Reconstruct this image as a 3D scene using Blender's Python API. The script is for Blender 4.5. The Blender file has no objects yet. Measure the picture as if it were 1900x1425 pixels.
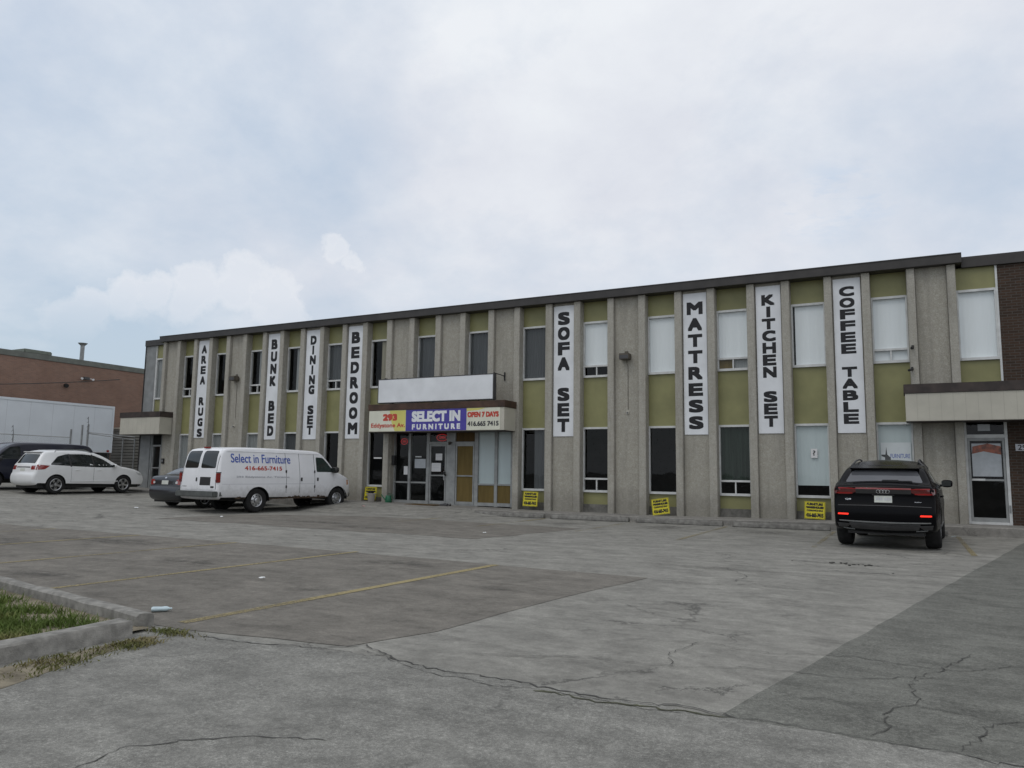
import bpy, bmesh, math, random
from mathutils import Vector, Matrix
random.seed(7)
R = math.radians
sc = bpy.context.scene
COL = sc.collection

# ------------------------------------------------------------------ materials
def newmat(name):
    m = bpy.data.materials.new(name); m.use_nodes = True
    nt = m.node_tree; nt.nodes.clear()
    out = nt.nodes.new('ShaderNodeOutputMaterial')
    return m, nt, out
def N(nt, typ, **kw):
    n = nt.nodes.new(typ)
    for k, v in kw.items():
        if k in n.inputs.keys() if hasattr(n.inputs, 'keys') else False: n.inputs[k].default_value = v
        else: setattr(n, k, v)
    return n
def noise(nt, vec, scale, detail=4, rough=.55, dist=0):
    n = nt.nodes.new('ShaderNodeTexNoise'); n.inputs['Scale'].default_value = scale
    n.inputs['Detail'].default_value = detail; n.inputs['Roughness'].default_value = rough
    n.inputs['Distortion'].default_value = dist
    if vec is not None: nt.links.new(vec, n.inputs['Vector'])
    return n.outputs['Fac']
def ramp(nt, fac, a, b, ca=(0, 0, 0, 1), cb=(1, 1, 1, 1)):
    r = nt.nodes.new('ShaderNodeValToRGB')
    r.color_ramp.elements[0].position = a; r.color_ramp.elements[1].position = b
    r.color_ramp.elements[0].color = ca; r.color_ramp.elements[1].color = cb
    nt.links.new(fac, r.inputs[0]); return r.outputs[0]
def mix(nt, fac, a, b, mode='MIX'):
    m = nt.nodes.new('ShaderNodeMix'); m.data_type = 'RGBA'; m.blend_type = mode
    for s, v in ((m.inputs[0], fac), (m.inputs[6], a), (m.inputs[7], b)):
        if hasattr(v, 'is_linked') or isinstance(v, bpy.types.NodeSocket): nt.links.new(v, s)
        elif isinstance(v, (int, float)): s.default_value = v
        else: s.default_value = (*v[:3], 1)
    return m.outputs[2]
def mth(nt, op, a, b=None, clamp=False):
    m = nt.nodes.new('ShaderNodeMath'); m.operation = op; m.use_clamp = clamp
    for s, v in ((m.inputs[0], a), (m.inputs[1], b)):
        if v is None: continue
        if isinstance(v, bpy.types.NodeSocket): nt.links.new(v, s)
        else: s.default_value = v
    return m.outputs[0]
def objvec(nt, scale=(1, 1, 1), world=False):
    if world:
        src = nt.nodes.new('ShaderNodeNewGeometry').outputs['Position']
    else:
        src = nt.nodes.new('ShaderNodeTexCoord').outputs['Object']
    mp = nt.nodes.new('ShaderNodeMapping'); mp.inputs['Scale'].default_value = scale
    nt.links.new(src, mp.inputs['Vector']); return mp.outputs['Vector']
def bump(nt, h, strength, dist=.01):
    b = nt.nodes.new('ShaderNodeBump'); b.inputs['Strength'].default_value = strength
    b.inputs['Distance'].default_value = dist; nt.links.new(h, b.inputs['Height']); return b.outputs[0]
def pbsdf(nt, out, col, rough=.6, metal=0, spec=.5, coat=0, normal=None, emis=None, estr=0):
    p = nt.nodes.new('ShaderNodeBsdfPrincipled')
    if isinstance(col, bpy.types.NodeSocket): nt.links.new(col, p.inputs['Base Color'])
    else: p.inputs['Base Color'].default_value = (*col[:3], 1)
    if isinstance(rough, bpy.types.NodeSocket): nt.links.new(rough, p.inputs['Roughness'])
    else: p.inputs['Roughness'].default_value = rough
    p.inputs['Metallic'].default_value = metal
    p.inputs['Specular IOR Level'].default_value = spec
    p.inputs['Coat Weight'].default_value = coat
    p.inputs['Coat Roughness'].default_value = .04
    if normal is not None: nt.links.new(normal, p.inputs['Normal'])
    if emis: p.inputs['Emission Color'].default_value = (*emis, 1); p.inputs['Emission Strength'].default_value = estr
    nt.links.new(p.outputs[0], out.inputs[0]); return p
MATS = {}
def plain(name, col, rough=.6, metal=0, var=.12, scale=6, spec=.5, coat=0, emis=None, estr=0, bmp=0, bscale=60):
    if name in MATS: return MATS[name]
    m, nt, out = newmat(name)
    v = objvec(nt, world=True)
    f = noise(nt, v, scale, 5)
    c = mix(nt, ramp(nt, f, .35, .7), tuple(x * (1 - var) for x in col), tuple(min(1, x * (1 + var * .6)) for x in col))
    nrm = bump(nt, noise(nt, v, bscale, 3), bmp) if bmp else None
    pbsdf(nt, out, c, rough, metal, spec, coat, nrm, emis, estr)
    MATS[name] = m; return m

def roughcast(name, base, streak=True):
    m, nt, out = newmat(name)
    v = objvec(nt, world=True)
    big = noise(nt, v, .9, 4); fine = noise(nt, v, 38, 3, .7)
    c = mix(nt, ramp(nt, fine, .3, .72), tuple(x * .68 for x in base), tuple(min(1, x * 1.18) for x in base))
    g2 = noise(nt, v, 15, 3, .75)
    c = mix(nt, mth(nt, 'MULTIPLY', ramp(nt, g2, .44, .62), .3), c, tuple(x * .66 for x in base))
    c = mix(nt, mth(nt, 'MULTIPLY', ramp(nt, noise(nt, v, 21, 2, .7), .55, .66), .4), c, tuple(min(1, x * 1.35) for x in base))
    mid = noise(nt, v, 7, 4, .65)
    c = mix(nt, ramp(nt, mid, .35, .7), c, mix(nt, 1, c, (.84, .83, .8), 'MULTIPLY'))
    c = mix(nt, mth(nt, 'MULTIPLY', ramp(nt, big, .45, .75), .4), c, tuple(x * .72 for x in base))
    if streak:
        sv = objvec(nt, (2.6, 2.6, .3), world=True)
        s = noise(nt, sv, 1.3, 6, .65)
        c = mix(nt, mth(nt, 'MULTIPLY', ramp(nt, s, .48, .76), .6), c, (.2, .19, .165))
        # splash dirt close to the ground line, ragged
        sep = nt.nodes.new('ShaderNodeSeparateXYZ'); nt.links.new(objvec(nt, world=True), sep.inputs[0])
        hgt = mth(nt, 'ADD', sep.outputs[2], mth(nt, 'MULTIPLY', noise(nt, v, 3, 4), -.9))
        dirt = ramp(nt, hgt, .0, .55, (1, 1, 1, 1), (0, 0, 0, 1))
        c = mix(nt, mth(nt, 'MULTIPLY', dirt, .4), c, (.16, .15, .13))
    b = bump(nt, noise(nt, v, 55, 3, .75), .75, .012)
    pbsdf(nt, out, c, .92, 0, .2, 0, b)
    return m

def asphalt(name, base, crack=.5, stain=.5, speck=.5, warm=0):
    m, nt, out = newmat(name)
    v = objvec(nt, world=True)
    f1 = noise(nt, v, 130, 2, .7); f2 = noise(nt, v, 1.1, 6, .6); f3 = noise(nt, v, .23, 5, .6, .4)
    f4 = noise(nt, v, 34, 3, .7)
    c = mix(nt, ramp(nt, f1, .28, .74), tuple(x * (1 - .55 * speck) for x in base), tuple(min(1, x * (1 + .55 * speck)) for x in base))
    f8 = noise(nt, v, 60, 2, .8)
    c = mix(nt, mth(nt, 'MULTIPLY', ramp(nt, f8, .5, .66), .55 * speck), c, tuple(min(1, x * 1.75) for x in base))
    c = mix(nt, mth(nt, 'MULTIPLY', ramp(nt, f4, .42, .66), .75 * speck + .05), c, tuple(x * .62 for x in base))
    c = mix(nt, mth(nt, 'MULTIPLY', ramp(nt, f2, .4, .75), .5), c, tuple(x * .76 for x in base))
    c = mix(nt, mth(nt, 'MULTIPLY', ramp(nt, f3, .5, .72), stain), c, tuple(x * .6 for x in base))
    # long drag marks and worn tracks along the bays
    dv = objvec(nt, (.25, 1.6, 1), world=True)
    f5 = noise(nt, dv, 1.0, 5, .65)
    c = mix(nt, mth(nt, 'MULTIPLY', ramp(nt, f5, .52, .78), .45 * stain + .08), c, tuple(x * .66 for x in base))
    f9 = noise(nt, v, 3.6, 8, .7)
    c = mix(nt, mth(nt, 'MULTIPLY', ramp(nt, f9, .46, .66), .42), c, tuple(x * .72 for x in base))
    c = mix(nt, mth(nt, 'MULTIPLY', ramp(nt, noise(nt, objvec(nt, (.9, .5, 1), world=True), 2.3, 8, .72), .54, .7), .38), c, tuple(min(1, x * 1.28) for x in base))
    vs2 = nt.nodes.new('ShaderNodeVectorMath'); vs2.operation = 'SCALE'
    mot = mth(nt, 'ADD', mth(nt, 'MULTIPLY', noise(nt, objvec(nt, (.75, 1.3, 1), world=True), 1.9, 9, .72, .3), 1.6), mth(nt, 'MULTIPLY', noise(nt, v, 9, 6, .75), .9))
    nt.links.new(mth(nt, 'MAXIMUM', mth(nt, 'ADD', mot, -.25), .45), vs2.inputs['Scale']); nt.links.new(c, vs2.inputs[0]); c = vs2.outputs[0]
    # oil spots
    f6 = noise(nt, objvec(nt, (1, 1, 1), world=True), .62, 3, .5, .8)
    c = mix(nt, mth(nt, 'MULTIPLY', ramp(nt, f6, .66, .78), .6 * stain), c, (.035, .033, .03))
    # pale grit
    f7 = noise(nt, v, 260, 1, .5)
    c = mix(nt, mth(nt, 'MULTIPLY', ramp(nt, f7, .68, .76), .55 * speck), c, (.5, .49, .46))
    if crack > 0:
        wob = nt.nodes.new('ShaderNodeTexNoise'); wob.inputs['Scale'].default_value = 1.7; wob.inputs['Detail'].default_value = 6
        wob.inputs['Roughness'].default_value = .7
        nt.links.new(v, wob.inputs['Vector'])
        vm = nt.nodes.new('ShaderNodeVectorMath'); vm.operation = 'MULTIPLY_ADD'
        nt.links.new(wob.outputs['Color'], vm.inputs[0]); vm.inputs[1].default_value = (1.1, 1.1, 0); nt.links.new(v, vm.inputs[2])
        vo = nt.nodes.new('ShaderNodeTexVoronoi'); vo.feature = 'DISTANCE_TO_EDGE'; vo.inputs['Scale'].default_value = .42
        nt.links.new(vm.outputs[0], vo.inputs['Vector'])
        line = ramp(nt, vo.outputs['Distance'], .003, .011, (1, 1, 1, 1), (0, 0, 0, 1))
        mask = ramp(nt, noise(nt, v, .45, 3), .5, .6)
        c = mix(nt, mth(nt, 'MULTIPLY', mth(nt, 'MULTIPLY', line, mask), crack), c, (.03, .03, .028))
    b = bump(nt, f1, .5, .006)
    pbsdf(nt, out, c, .93, 0, .22, 0, b)
    return m

def brick(name, c1, c2, mortar, scale=1.0, axis='XZ'):
    m, nt, out = newmat(name)
    g = nt.nodes.new('ShaderNodeNewGeometry').outputs['Position']
    sep = nt.nodes.new('ShaderNodeSeparateXYZ'); nt.links.new(g, sep.inputs[0])
    com = nt.nodes.new('ShaderNodeCombineXYZ')
    nt.links.new(sep.outputs[0 if axis == 'XZ' else 1], com.inputs[0]); nt.links.new(sep.outputs[2], com.inputs[1])
    br = nt.nodes.new('ShaderNodeTexBrick'); nt.links.new(com.outputs[0], br.inputs['Vector'])
    br.inputs['Scale'].default_value = scale; br.inputs['Brick Width'].default_value = .23
    br.inputs['Row Height'].default_value = .075; br.inputs['Mortar Size'].default_value = .009
    br.inputs['Color1'].default_value = (*c1, 1); br.inputs['Color2'].default_value = (*c2, 1); br.inputs['Mortar'].default_value = (*mortar, 1)
    v = objvec(nt, world=True)
    c = mix(nt, mth(nt, 'MULTIPLY', ramp(nt, noise(nt, v, .8, 5), .4, .75), .4), br.outputs['Color'], tuple(x * .6 for x in c1))
    b = bump(nt, mth(nt, 'SUBTRACT', 1.0, br.outputs['Fac']), .5, .008)
    pbsdf(nt, out, c, .88, 0, .25, 0, b); return m

def corrugated(name, base):
    m, nt, out = newmat(name)
    v = objvec(nt, world=True)
    w = nt.nodes.new('ShaderNodeTexWave'); w.wave_type = 'BANDS'; w.bands_direction = 'Z'; w.inputs['Scale'].default_value = 1.6
    w.inputs['Distortion'].default_value = 0; nt.links.new(v, w.inputs['Vector'])
    c = mix(nt, ramp(nt, noise(nt, v, 1.2, 5), .4, .7), base, tuple(x * .7 for x in base))
    pbsdf(nt, out, c, .6, .3, .4, 0, bump(nt, w.outputs['Fac'], .9, .04)); return m

def window_glass(name, tint=(.94, .96, .955), refl=.55):
    m, nt, out = newmat(name)
    tr = nt.nodes.new('ShaderNodeBsdfTransparent'); tr.inputs[0].default_value = (*tint, 1)
    gl = nt.nodes.new('ShaderNodeBsdfGlossy'); gl.inputs['Roughness'].default_value = .015
    v = objvec(nt, world=True)
    nb = bump(nt, noise(nt, v, .9, 2), .06, .05); nt.links.new(nb, gl.inputs['Normal'])
    ge = nt.nodes.new('ShaderNodeNewGeometry'); dt = nt.nodes.new('ShaderNodeVectorMath'); dt.operation = 'DOT_PRODUCT'
    nt.links.new(ge.outputs['Incoming'], dt.inputs[0]); nt.links.new(ge.outputs['Normal'], dt.inputs[1])
    fz = mth(nt, 'ADD', .05, mth(nt, 'MULTIPLY', mth(nt, 'POWER', mth(nt, 'SUBTRACT', 1.0, mth(nt, 'ABSOLUTE', dt.outputs['Value'])), 5.0), .95))
    ms = nt.nodes.new('ShaderNodeMixShader')
    nt.links.new(mth(nt, 'MULTIPLY', fz, refl), ms.inputs[0]); nt.links.new(tr.outputs[0], ms.inputs[1]); nt.links.new(gl.outputs[0], ms.inputs[2])
    nt.links.new(ms.outputs[0], out.inputs[0]); return m

def fabric(name, col, folds=22, depth=.6):
    m, nt, out = newmat(name)
    v = objvec(nt, (1, 1, .04), world=True)
    w = noise(nt, v, folds, 2, .5)
    c = mix(nt, ramp(nt, w, .3, .7), tuple(x * (1 - depth * .5) for x in col), col)
    pbsdf(nt, out, c, .85, 0, .2, 0, bump(nt, w, .6, .03)); return m

def wood(name, a, b_):
    m, nt, out = newmat(name)
    v = objvec(nt, (3, 3, .35), world=True)
    w = noise(nt, v, 3, 6, .65, .6)
    pbsdf(nt, out, mix(nt, ramp(nt, w, .3, .7), a, b_), .7, 0, .3); return m

def carpaint(name, col, rough=.25, metal=0, coat=.6, dirt=.0):
    m, nt, out = newmat(name)
    v = objvec(nt, world=True)
    f = noise(nt, v, 2.2, 5, .6)
    c = mix(nt, ramp(nt, f, .35, .7), tuple(x * .93 for x in col), col)
    if dirt:
        tc = nt.nodes.new('ShaderNodeTexCoord').outputs['Object']
        sep = nt.nodes.new('ShaderNodeSeparateXYZ'); nt.links.new(tc, sep.inputs[0])
        h = mth(nt, 'ADD', sep.outputs[2], mth(nt, 'MULTIPLY', noise(nt, v, 6, 5, .7), -.55))
        d = ramp(nt, h, .12, .6, (1, 1, 1, 1), (0, 0, 0, 1))
        c = mix(nt, mth(nt, 'MULTIPLY', d, dirt), c, (.13, .115, .09))
        rst = ramp(nt, noise(nt, v, 9, 4, .7), .66, .74)
        c = mix(nt, mth(nt, 'MULTIPLY', rst, dirt * .35), c, (.3, .24, .17))
    pbsdf(nt, out, c, rough, metal, .5 if coat else .1, coat); return m

M = {}
M['cast'] = roughcast('roughcast concrete', (.445, .428, .378))
M['cast2'] = roughcast('roughcast concrete panel', (.42, .402, .35))
M['base'] = plain('concrete plinth', (.17, .165, .15), .9, var=.35, scale=5, spec=.2, bmp=.4)
M['apron'] = asphalt('worn concrete apron', (.24, .23, .21), .5, .4, .25)
M['stop'] = plain('parking stop concrete', (.20, .194, .178), .95, var=.35, scale=7, spec=.2, bmp=.5)
M['kerb'] = plain('kerb concrete', (.27, .262, .24), .95, var=.35, scale=9, spec=.2, bmp=.7, bscale=90)
M['olive'] = plain('olive enamel panel', (.25, .243, .11), .45, var=.14, scale=1.5, spec=.4)
M['alu'] = plain('painted aluminium frame', (.60, .61, .60), .45, .0, var=.15, scale=4)
M['alu2'] = plain('dull aluminium frame', (.30, .31, .305), .45, .1, var=.2, scale=4)
M['fascia'] = plain('dark brown metal fascia', (.036, .032, .029), .5, var=.25, scale=3)
M['brown'] = plain('dark brown trim', (.045, .032, .027), .6, var=.5, scale=3)
M['rusty'] = plain('rusted brown trim', (.07, .037, .024), .75, var=.5, scale=2.3)
M['cream'] = plain('cream metal siding', (.47, .45, .38), .6, var=.08, scale=2)
M['seam_c'] = plain('siding seam', (.33, .315, .27), .7)
M['greyblock'] = plain('grey painted block', (.24, .25, .25), .9, var=.15, scale=3, spec=.2, bmp=.3)
M['dbrick'] = brick('dark brown brick', (.068, .042, .03), (.043, .03, .023), (.085, .075, .065))
M['rbrick'] = brick('red brown brick', (.26, .155, .112), (.21, .128, .096), (.23, .18, .15), axis='YZ')
M['cap'] = plain('grey green metal coping', (.13, .14, .12), .6, var=.25, scale=2)
M['corr'] = corrugated('corrugated grey sheet', (.20, .205, .19))
M['glass'] = window_glass('window glass')
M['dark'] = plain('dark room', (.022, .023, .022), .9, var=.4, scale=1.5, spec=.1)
M['blind_w'] = fabric('white blind', (.86, .88, .90), 4, .1)
M['blind_g'] = fabric('grey vertical blind', (.33, .34, .34), 26, .6)
M['blind_b'] = fabric('pale blue blind', (.56, .62, .63), 4, .15)
M['curt_d'] = fabric('dark green curtain', (.035, .05, .04), 14, .9)
M['curt_g'] = fabric('charcoal vertical blind', (.10, .105, .11), 30, .5)
M['curt_y'] = fabric('beige curtain', (.36, .33, .25), 12, .6)
M['vinyl'] = plain('white vinyl sign face', (.72, .74, .76), .5, var=.1, scale=1.4, spec=.3, bmp=.35, bscale=2.5)
M['ink'] = plain('black sign lettering', (.018, .018, .02), .5, var=.1, spec=.3)
M['purple'] = plain('violet blue banner', (.075, .062, .32), .5, var=.12, scale=3, spec=.3)
M['lemon'] = plain('pale yellow banner', (.62, .58, .17), .5, var=.1, scale=2, spec=.3)
M['bwhite'] = plain('off white banner vinyl', (.66, .66, .55), .5, var=.08, scale=2, spec=.3)
M['redink'] = plain('red lettering', (.5, .06, .035), .5, var=.1)
M['yellow'] = plain('yellow corrugated plastic', (.6, .52, .012), .5, var=.08, scale=3)
M['ply'] = wood('brown plywood', (.165, .115, .034), (.11, .076, .022))
M['ply2'] = wood('dark brown board', (.12, .07, .02), (.06, .04, .015))
M['paper'] = plain('white paper', (.7, .7, .7), .8, var=.05)
M['neon'] = plain('red neon tube', (.35, .015, .015), .4, emis=(1, .03, .03), estr=.2)
M['lampbox'] = plain('brown lamp housing', (.10, .085, .065), .6, var=.3)
M['black'] = plain('black plastic', (.02, .02, .02), .55, var=.2)
M['dgrey'] = plain('dark grey plastic', (.06, .06, .062), .6, var=.2)
M['tyre'] = plain('tyre rubber', (.022, .022, .022), .85, var=.35, scale=8, spec=.25)
M['alloy'] = plain('silver alloy', (.55, .56, .57), .3, .85, var=.1)
M['steel'] = plain('galvanised steel', (.28, .29, .29), .5, .5, var=.2)
M['white'] = carpaint('white car paint', (.78, .79, .79), .3)
M['vanwhite'] = carpaint('aged white van paint', (.82, .83, .85), .42, coat=.3, dirt=.55)
M['blackpaint'] = carpaint('black car paint', (.004, .004, .005), .22, coat=.0)
M['navy'] = carpaint('dark navy van paint', (.012, .014, .028), .35)
M['charcoal'] = carpaint('dark slate car paint', (.024, .026, .030), .3, .3)
M['cglass'] = plain('tinted car glass', (.018, .022, .022), .05, var=.2, spec=.6)
M['cglass2'] = plain('green tinted car glass', (.035, .05, .045), .05, var=.3, spec=.6)
M['rglass'] = plain('grey rear glass', (.085, .088, .097), .05, var=.15, scale=1.5, spec=.7)
M['seam'] = plain('panel gap', (.0225, .0225, .0225), .8)
M['lens'] = plain('red lamp lens', (.24, .016, .012), .15, coat=1)
M['lensd'] = plain('dark red lamp lens', (.10, .008, .008), .12, coat=1)
M['clear'] = plain('clear lamp lens', (.55, .56, .56), .15, coat=1)
M['amber'] = plain('amber lamp lens', (.55, .2, .02), .2, coat=1)
M['litred'] = plain('lit red lamp', (.6, .02, .01), .3, emis=(1, .03, .015), estr=1.3)
M['litred2'] = plain('lit red tail lamp', (.22, .008, .008), .2, emis=(1, .02, .015), estr=.03)
M['chrome'] = plain('chrome', (.6, .6, .6), .15, 1, var=.05)
M['plate'] = plain('white number plate', (.55, .57, .52), .5)
M['bump'] = plain('grey steel bumper', (.13, .14, .135), .45, .4, var=.25)
M['bluetxt'] = plain('blue vehicle lettering', (.045, .10, .42), .5)
M['greytxt'] = plain('faded grey lettering', (.5, .51, .54), .6)
M['trailer'] = plain('white trailer panel', (.66, .70, .73), .5, var=.06, scale=.8)
M['hvac'] = plain('grey green roof unit', (.15, .17, .14), .6, var=.2)
M['soil'] = plain('dry soil', (.25, .22, .165), .95, var=.4, scale=6, spec=.1, bmp=.8)
M['lot'] = asphalt('pale worn asphalt', (.25, .243, .218), .6, .32, .45)
M['patch'] = asphalt('darker asphalt patch', (.182, .169, .147), .2, .4, .5)
M['drive'] = asphalt('dark coarse asphalt', (.158, .158, .14), .32, .25, 1.0)
M['road'] = asphalt('coarse grey asphalt', (.228, .224, .203), .3, .22, 1.0)
M['earth'] = asphalt('far ground', (.18, .175, .16), .2, .3, .3)
M['crackm'] = plain('crack filler dirt', (.06, .058, .052), .95, var=.3)
M['crackg'] = plain('mossy crack dirt', (.075, .078, .042), .95, var=.5, scale=12)
M['stain'] = plain('oil stain', (.07, .067, .06), .8, var=.4, scale=9)
M['pot'] = plain('pale plastic flower pot', (.36, .34, .31), .7)
M['green'] = plain('green plastic', (.015, .12, .06), .4)
M['litter'] = plain('pale litter', (.7, .72, .72), .5)
M['blueplastic'] = plain('pale blue clear plastic', (.5, .62, .66), .25, coat=.5)
M['pinkpaper'] = plain('pink printed paper', (.6, .3, .3), .7)

def linemat(lo=.53):
    m, nt, out = newmat('worn yellow road paint')
    v = objvec(nt, world=True)
    tr = nt.nodes.new('ShaderNodeBsdfTransparent')
    p = nt.nodes.new('ShaderNodeBsdfPrincipled'); p.inputs['Roughness'].default_value = .9
    c = mix(nt, ramp(nt, noise(nt, v, 30, 3), .3, .7), (.25, .205, .10), (.32, .265, .13))
    nt.links.new(c, p.inputs['Base Color'])
    w = mth(nt, 'ADD', mth(nt, 'MULTIPLY', noise(nt, v, 28, 4, .75), .55), mth(nt, 'MULTIPLY', noise(nt, v, .42, 2), .62))
    ms = nt.nodes.new('ShaderNodeMixShader')
    nt.links.new(ramp(nt, w, lo, lo + .22), ms.inputs[0])
    nt.links.new(p.outputs[0], ms.inputs[1]); nt.links.new(tr.outputs[0], ms.inputs[2])
    nt.links.new(ms.outputs[0], out.inputs[0]); return m
M['line'] = linemat(); M['line2'] = linemat(.45); M['line3'] = linemat(.565)
def grassmat(name, a, b, d):
    m, nt, out = newmat(name)
    v = objvec(nt, world=True)
    c = mix(nt, ramp(nt, noise(nt, v, 3.5, 4), .35, .65), a, b)
    c = mix(nt, ramp(nt, noise(nt, v, 1.3, 3), .55, .72), c, d)
    pbsdf(nt, out, c, .8, 0, .25); return m
M['grass'] = grassmat('grass blades', (.07, .115, .022), (.12, .16, .04), (.22, .20, .085))
M['weed'] = grassmat('dry weeds', (.09, .105, .03), (.17, .15, .065), (.25, .21, .12))

# ------------------------------------------------------------------ mesh helpers
def tag(o, label=None, cat=None, group=None, kind=None):
    if label: o['label'] = label
    if cat: o['category'] = cat
    if group: o['group'] = group
    if kind: o['kind'] = kind
    return o
def empty(name, loc=(0, 0, 0), rz=0, label=None, cat=None, group=None):
    o = bpy.data.objects.new(name, None); COL.objects.link(o)
    o.empty_display_size = .3; o.location = loc; o.rotation_euler = (0, 0, rz)
    return tag(o, label, cat, group)
class MB:
    def __init__(s): s.v = []; s.f = []; s.smooth = False
    def add(s, vs, fs):
        n = len(s.v); s.v += [tuple(p) for p in vs]; s.f += [tuple(i + n for i in f) for f in fs]; return s
    def box(s, x0, x1, y0, y1, z0, z1, T=None):
        vs = [Vector((x, y, z)) for z in (z0, z1) for y in (y0, y1) for x in (x0, x1)]
        if T: vs = [T @ p for p in vs]
        return s.add(vs, [(0, 2, 3, 1), (4, 5, 7, 6), (0, 1, 5, 4), (2, 6, 7, 3), (0, 4, 6, 2), (1, 3, 7, 5)])
    def quad(s, a, b, c, d): return s.add([a, b, c, d], [(0, 1, 2, 3)])
    def tube(s, pts, r, n=8, r2=None):
        pts = [Vector(p) for p in pts]; rings = []
        for i, p in enumerate(pts):
            d = (pts[min(i + 1, len(pts) - 1)] - pts[max(i - 1, 0)]).normalized()
            a = d.orthogonal().normalized(); b = d.cross(a)
            rr = r if r2 is None else r + (r2 - r) * i / max(1, len(pts) - 1)
            rings.append([p + (a * math.cos(t) + b * math.sin(t)) * rr for t in [2 * math.pi * k / n for k in range(n)]])
        vs = [q for rg in rings for q in rg]; fs = []
        for i in range(len(pts) - 1):
            for k in range(n):
                fs.append((i * n + k, i * n + (k + 1) % n, (i + 1) * n + (k + 1) % n, (i + 1) * n + k))
        fs.append(tuple(range(n))[::-1]); fs.append(tuple((len(pts) - 1) * n + k for k in range(n)))
        return s.add(vs, fs)
    def lathe(s, prof, n=32, T=None):   # prof: (r, h) about local z
        vs = []; fs = []
        for r, h in prof:
            for k in range(n):
                t = 2 * math.pi * k / n; p = Vector((r * math.cos(t), r * math.sin(t), h)); vs.append(T @ p if T else p)
        for i in range(len(prof) - 1):
            for k in range(n):
                fs.append((i * n + k, i * n + (k + 1) % n, (i + 1) * n + (k + 1) % n, (i + 1) * n + k))
        return s.add(vs, fs)
    def prism(s, poly, y0, y1):         # poly in (x, z)
        n = len(poly)
        vs = [(x, y0, z) for x, z in poly] + [(x, y1, z) for x, z in poly]
        fs = [tuple(range(n)), tuple(range(2 * n - 1, n - 1, -1))] + [(i, i + n, (i + 1) % n + n, (i + 1) % n) for i in range(n)]
        return s.add(vs, fs)
    def build(s, name, mat, parent=None, bevel=0, smooth=False, angle=40, loc=None):
        me = bpy.data.meshes.new(name); me.from_pydata(s.v, [], s.f); me.update()
        bm = bmesh.new(); bm.from_mesh(me)
        if bevel:
            bmesh.ops.bevel(bm, geom=[e for e in bm.edges if e.calc_face_angle(0) > .5] , offset=bevel, segments=2, affect='EDGES', clamp_overlap=True)
        bmesh.ops.recalc_face_normals(bm, faces=bm.faces)
        bm.to_mesh(me); bm.free()
        if smooth or bevel:
            for p in me.polygons: p.use_smooth = True
            me.set_sharp_from_angle(angle=R(angle))
        o = bpy.data.objects.new(name, me); COL.objects.link(o)
        me.materials.append(mat if not isinstance(mat, str) else M[mat])
        if parent: o.parent = parent
        if loc: o.location = loc
        return o
def bx(name, mat, parent, x0, x1, y0, y1, z0, z1, bevel=0):
    return MB().box(x0, x1, y0, y1, z0, z1).build(name, mat, parent, bevel)

_tx = {}
def text_geo(s, off=.0):
    """filled outline of a text, as 2D verts and faces, boxed to 0..1 in each direction, with its aspect"""
    k = (s, off)
    if k in _tx: return _tx[k]
    cu = bpy.data.curves.new('t', 'FONT'); cu.body = s; cu.size = 1; cu.offset = off; cu.resolution_u = 5
    ob = bpy.data.objects.new('t', cu); COL.objects.link(ob)
    dg = bpy.context.evaluated_depsgraph_get(); me = ob.evaluated_get(dg).to_mesh()
    vs = [(v.co.x, v.co.y) for v in me.vertices]; fs = [tuple(p.vertices) for p in me.polygons]
    ob.evaluated_get(dg).to_mesh_clear()
    bpy.data.objects.remove(ob); bpy.data.curves.remove(cu)
    x0 = min(v[0] for v in vs); x1 = max(v[0] for v in vs); y0 = min(v[1] for v in vs); y1 = max(v[1] for v in vs)
    vs = [((x - x0) / (x1 - x0), (y - y0) / (y1 - y0)) for x, y in vs]
    _tx[k] = (vs, fs, (x1 - x0) / (y1 - y0)); return _tx[k]
def put_text(mb, s, x0, x1, z0, z1, y, off=.03, fn=None):
    vs, fs, asp = text_geo(s, off)
    pts = [(x0 + (x1 - x0) * a, y, z0 + (z1 - z0) * b) for a, b in vs]
    if fn: pts = [fn(p[0], p[2]) for p in pts]
    mb.add(pts, fs); return mb

def put_bold(mb, s, x0, x1, z0, z1, y, t=.05, off=.0, fn=None):
    k = 0
    for j in range(9):
        dx, dz = t * (j % 3 - 1), t * (j // 3 - 1)
        put_text(mb, s, x0 + t + dx, x1 - t + dx, z0 + t + dz, z1 - t + dz, y - .00018 * j, off, fn if fn is None else (lambda a, b, j=j: fn(a, b, j * .0003)))
    return mb

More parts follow.
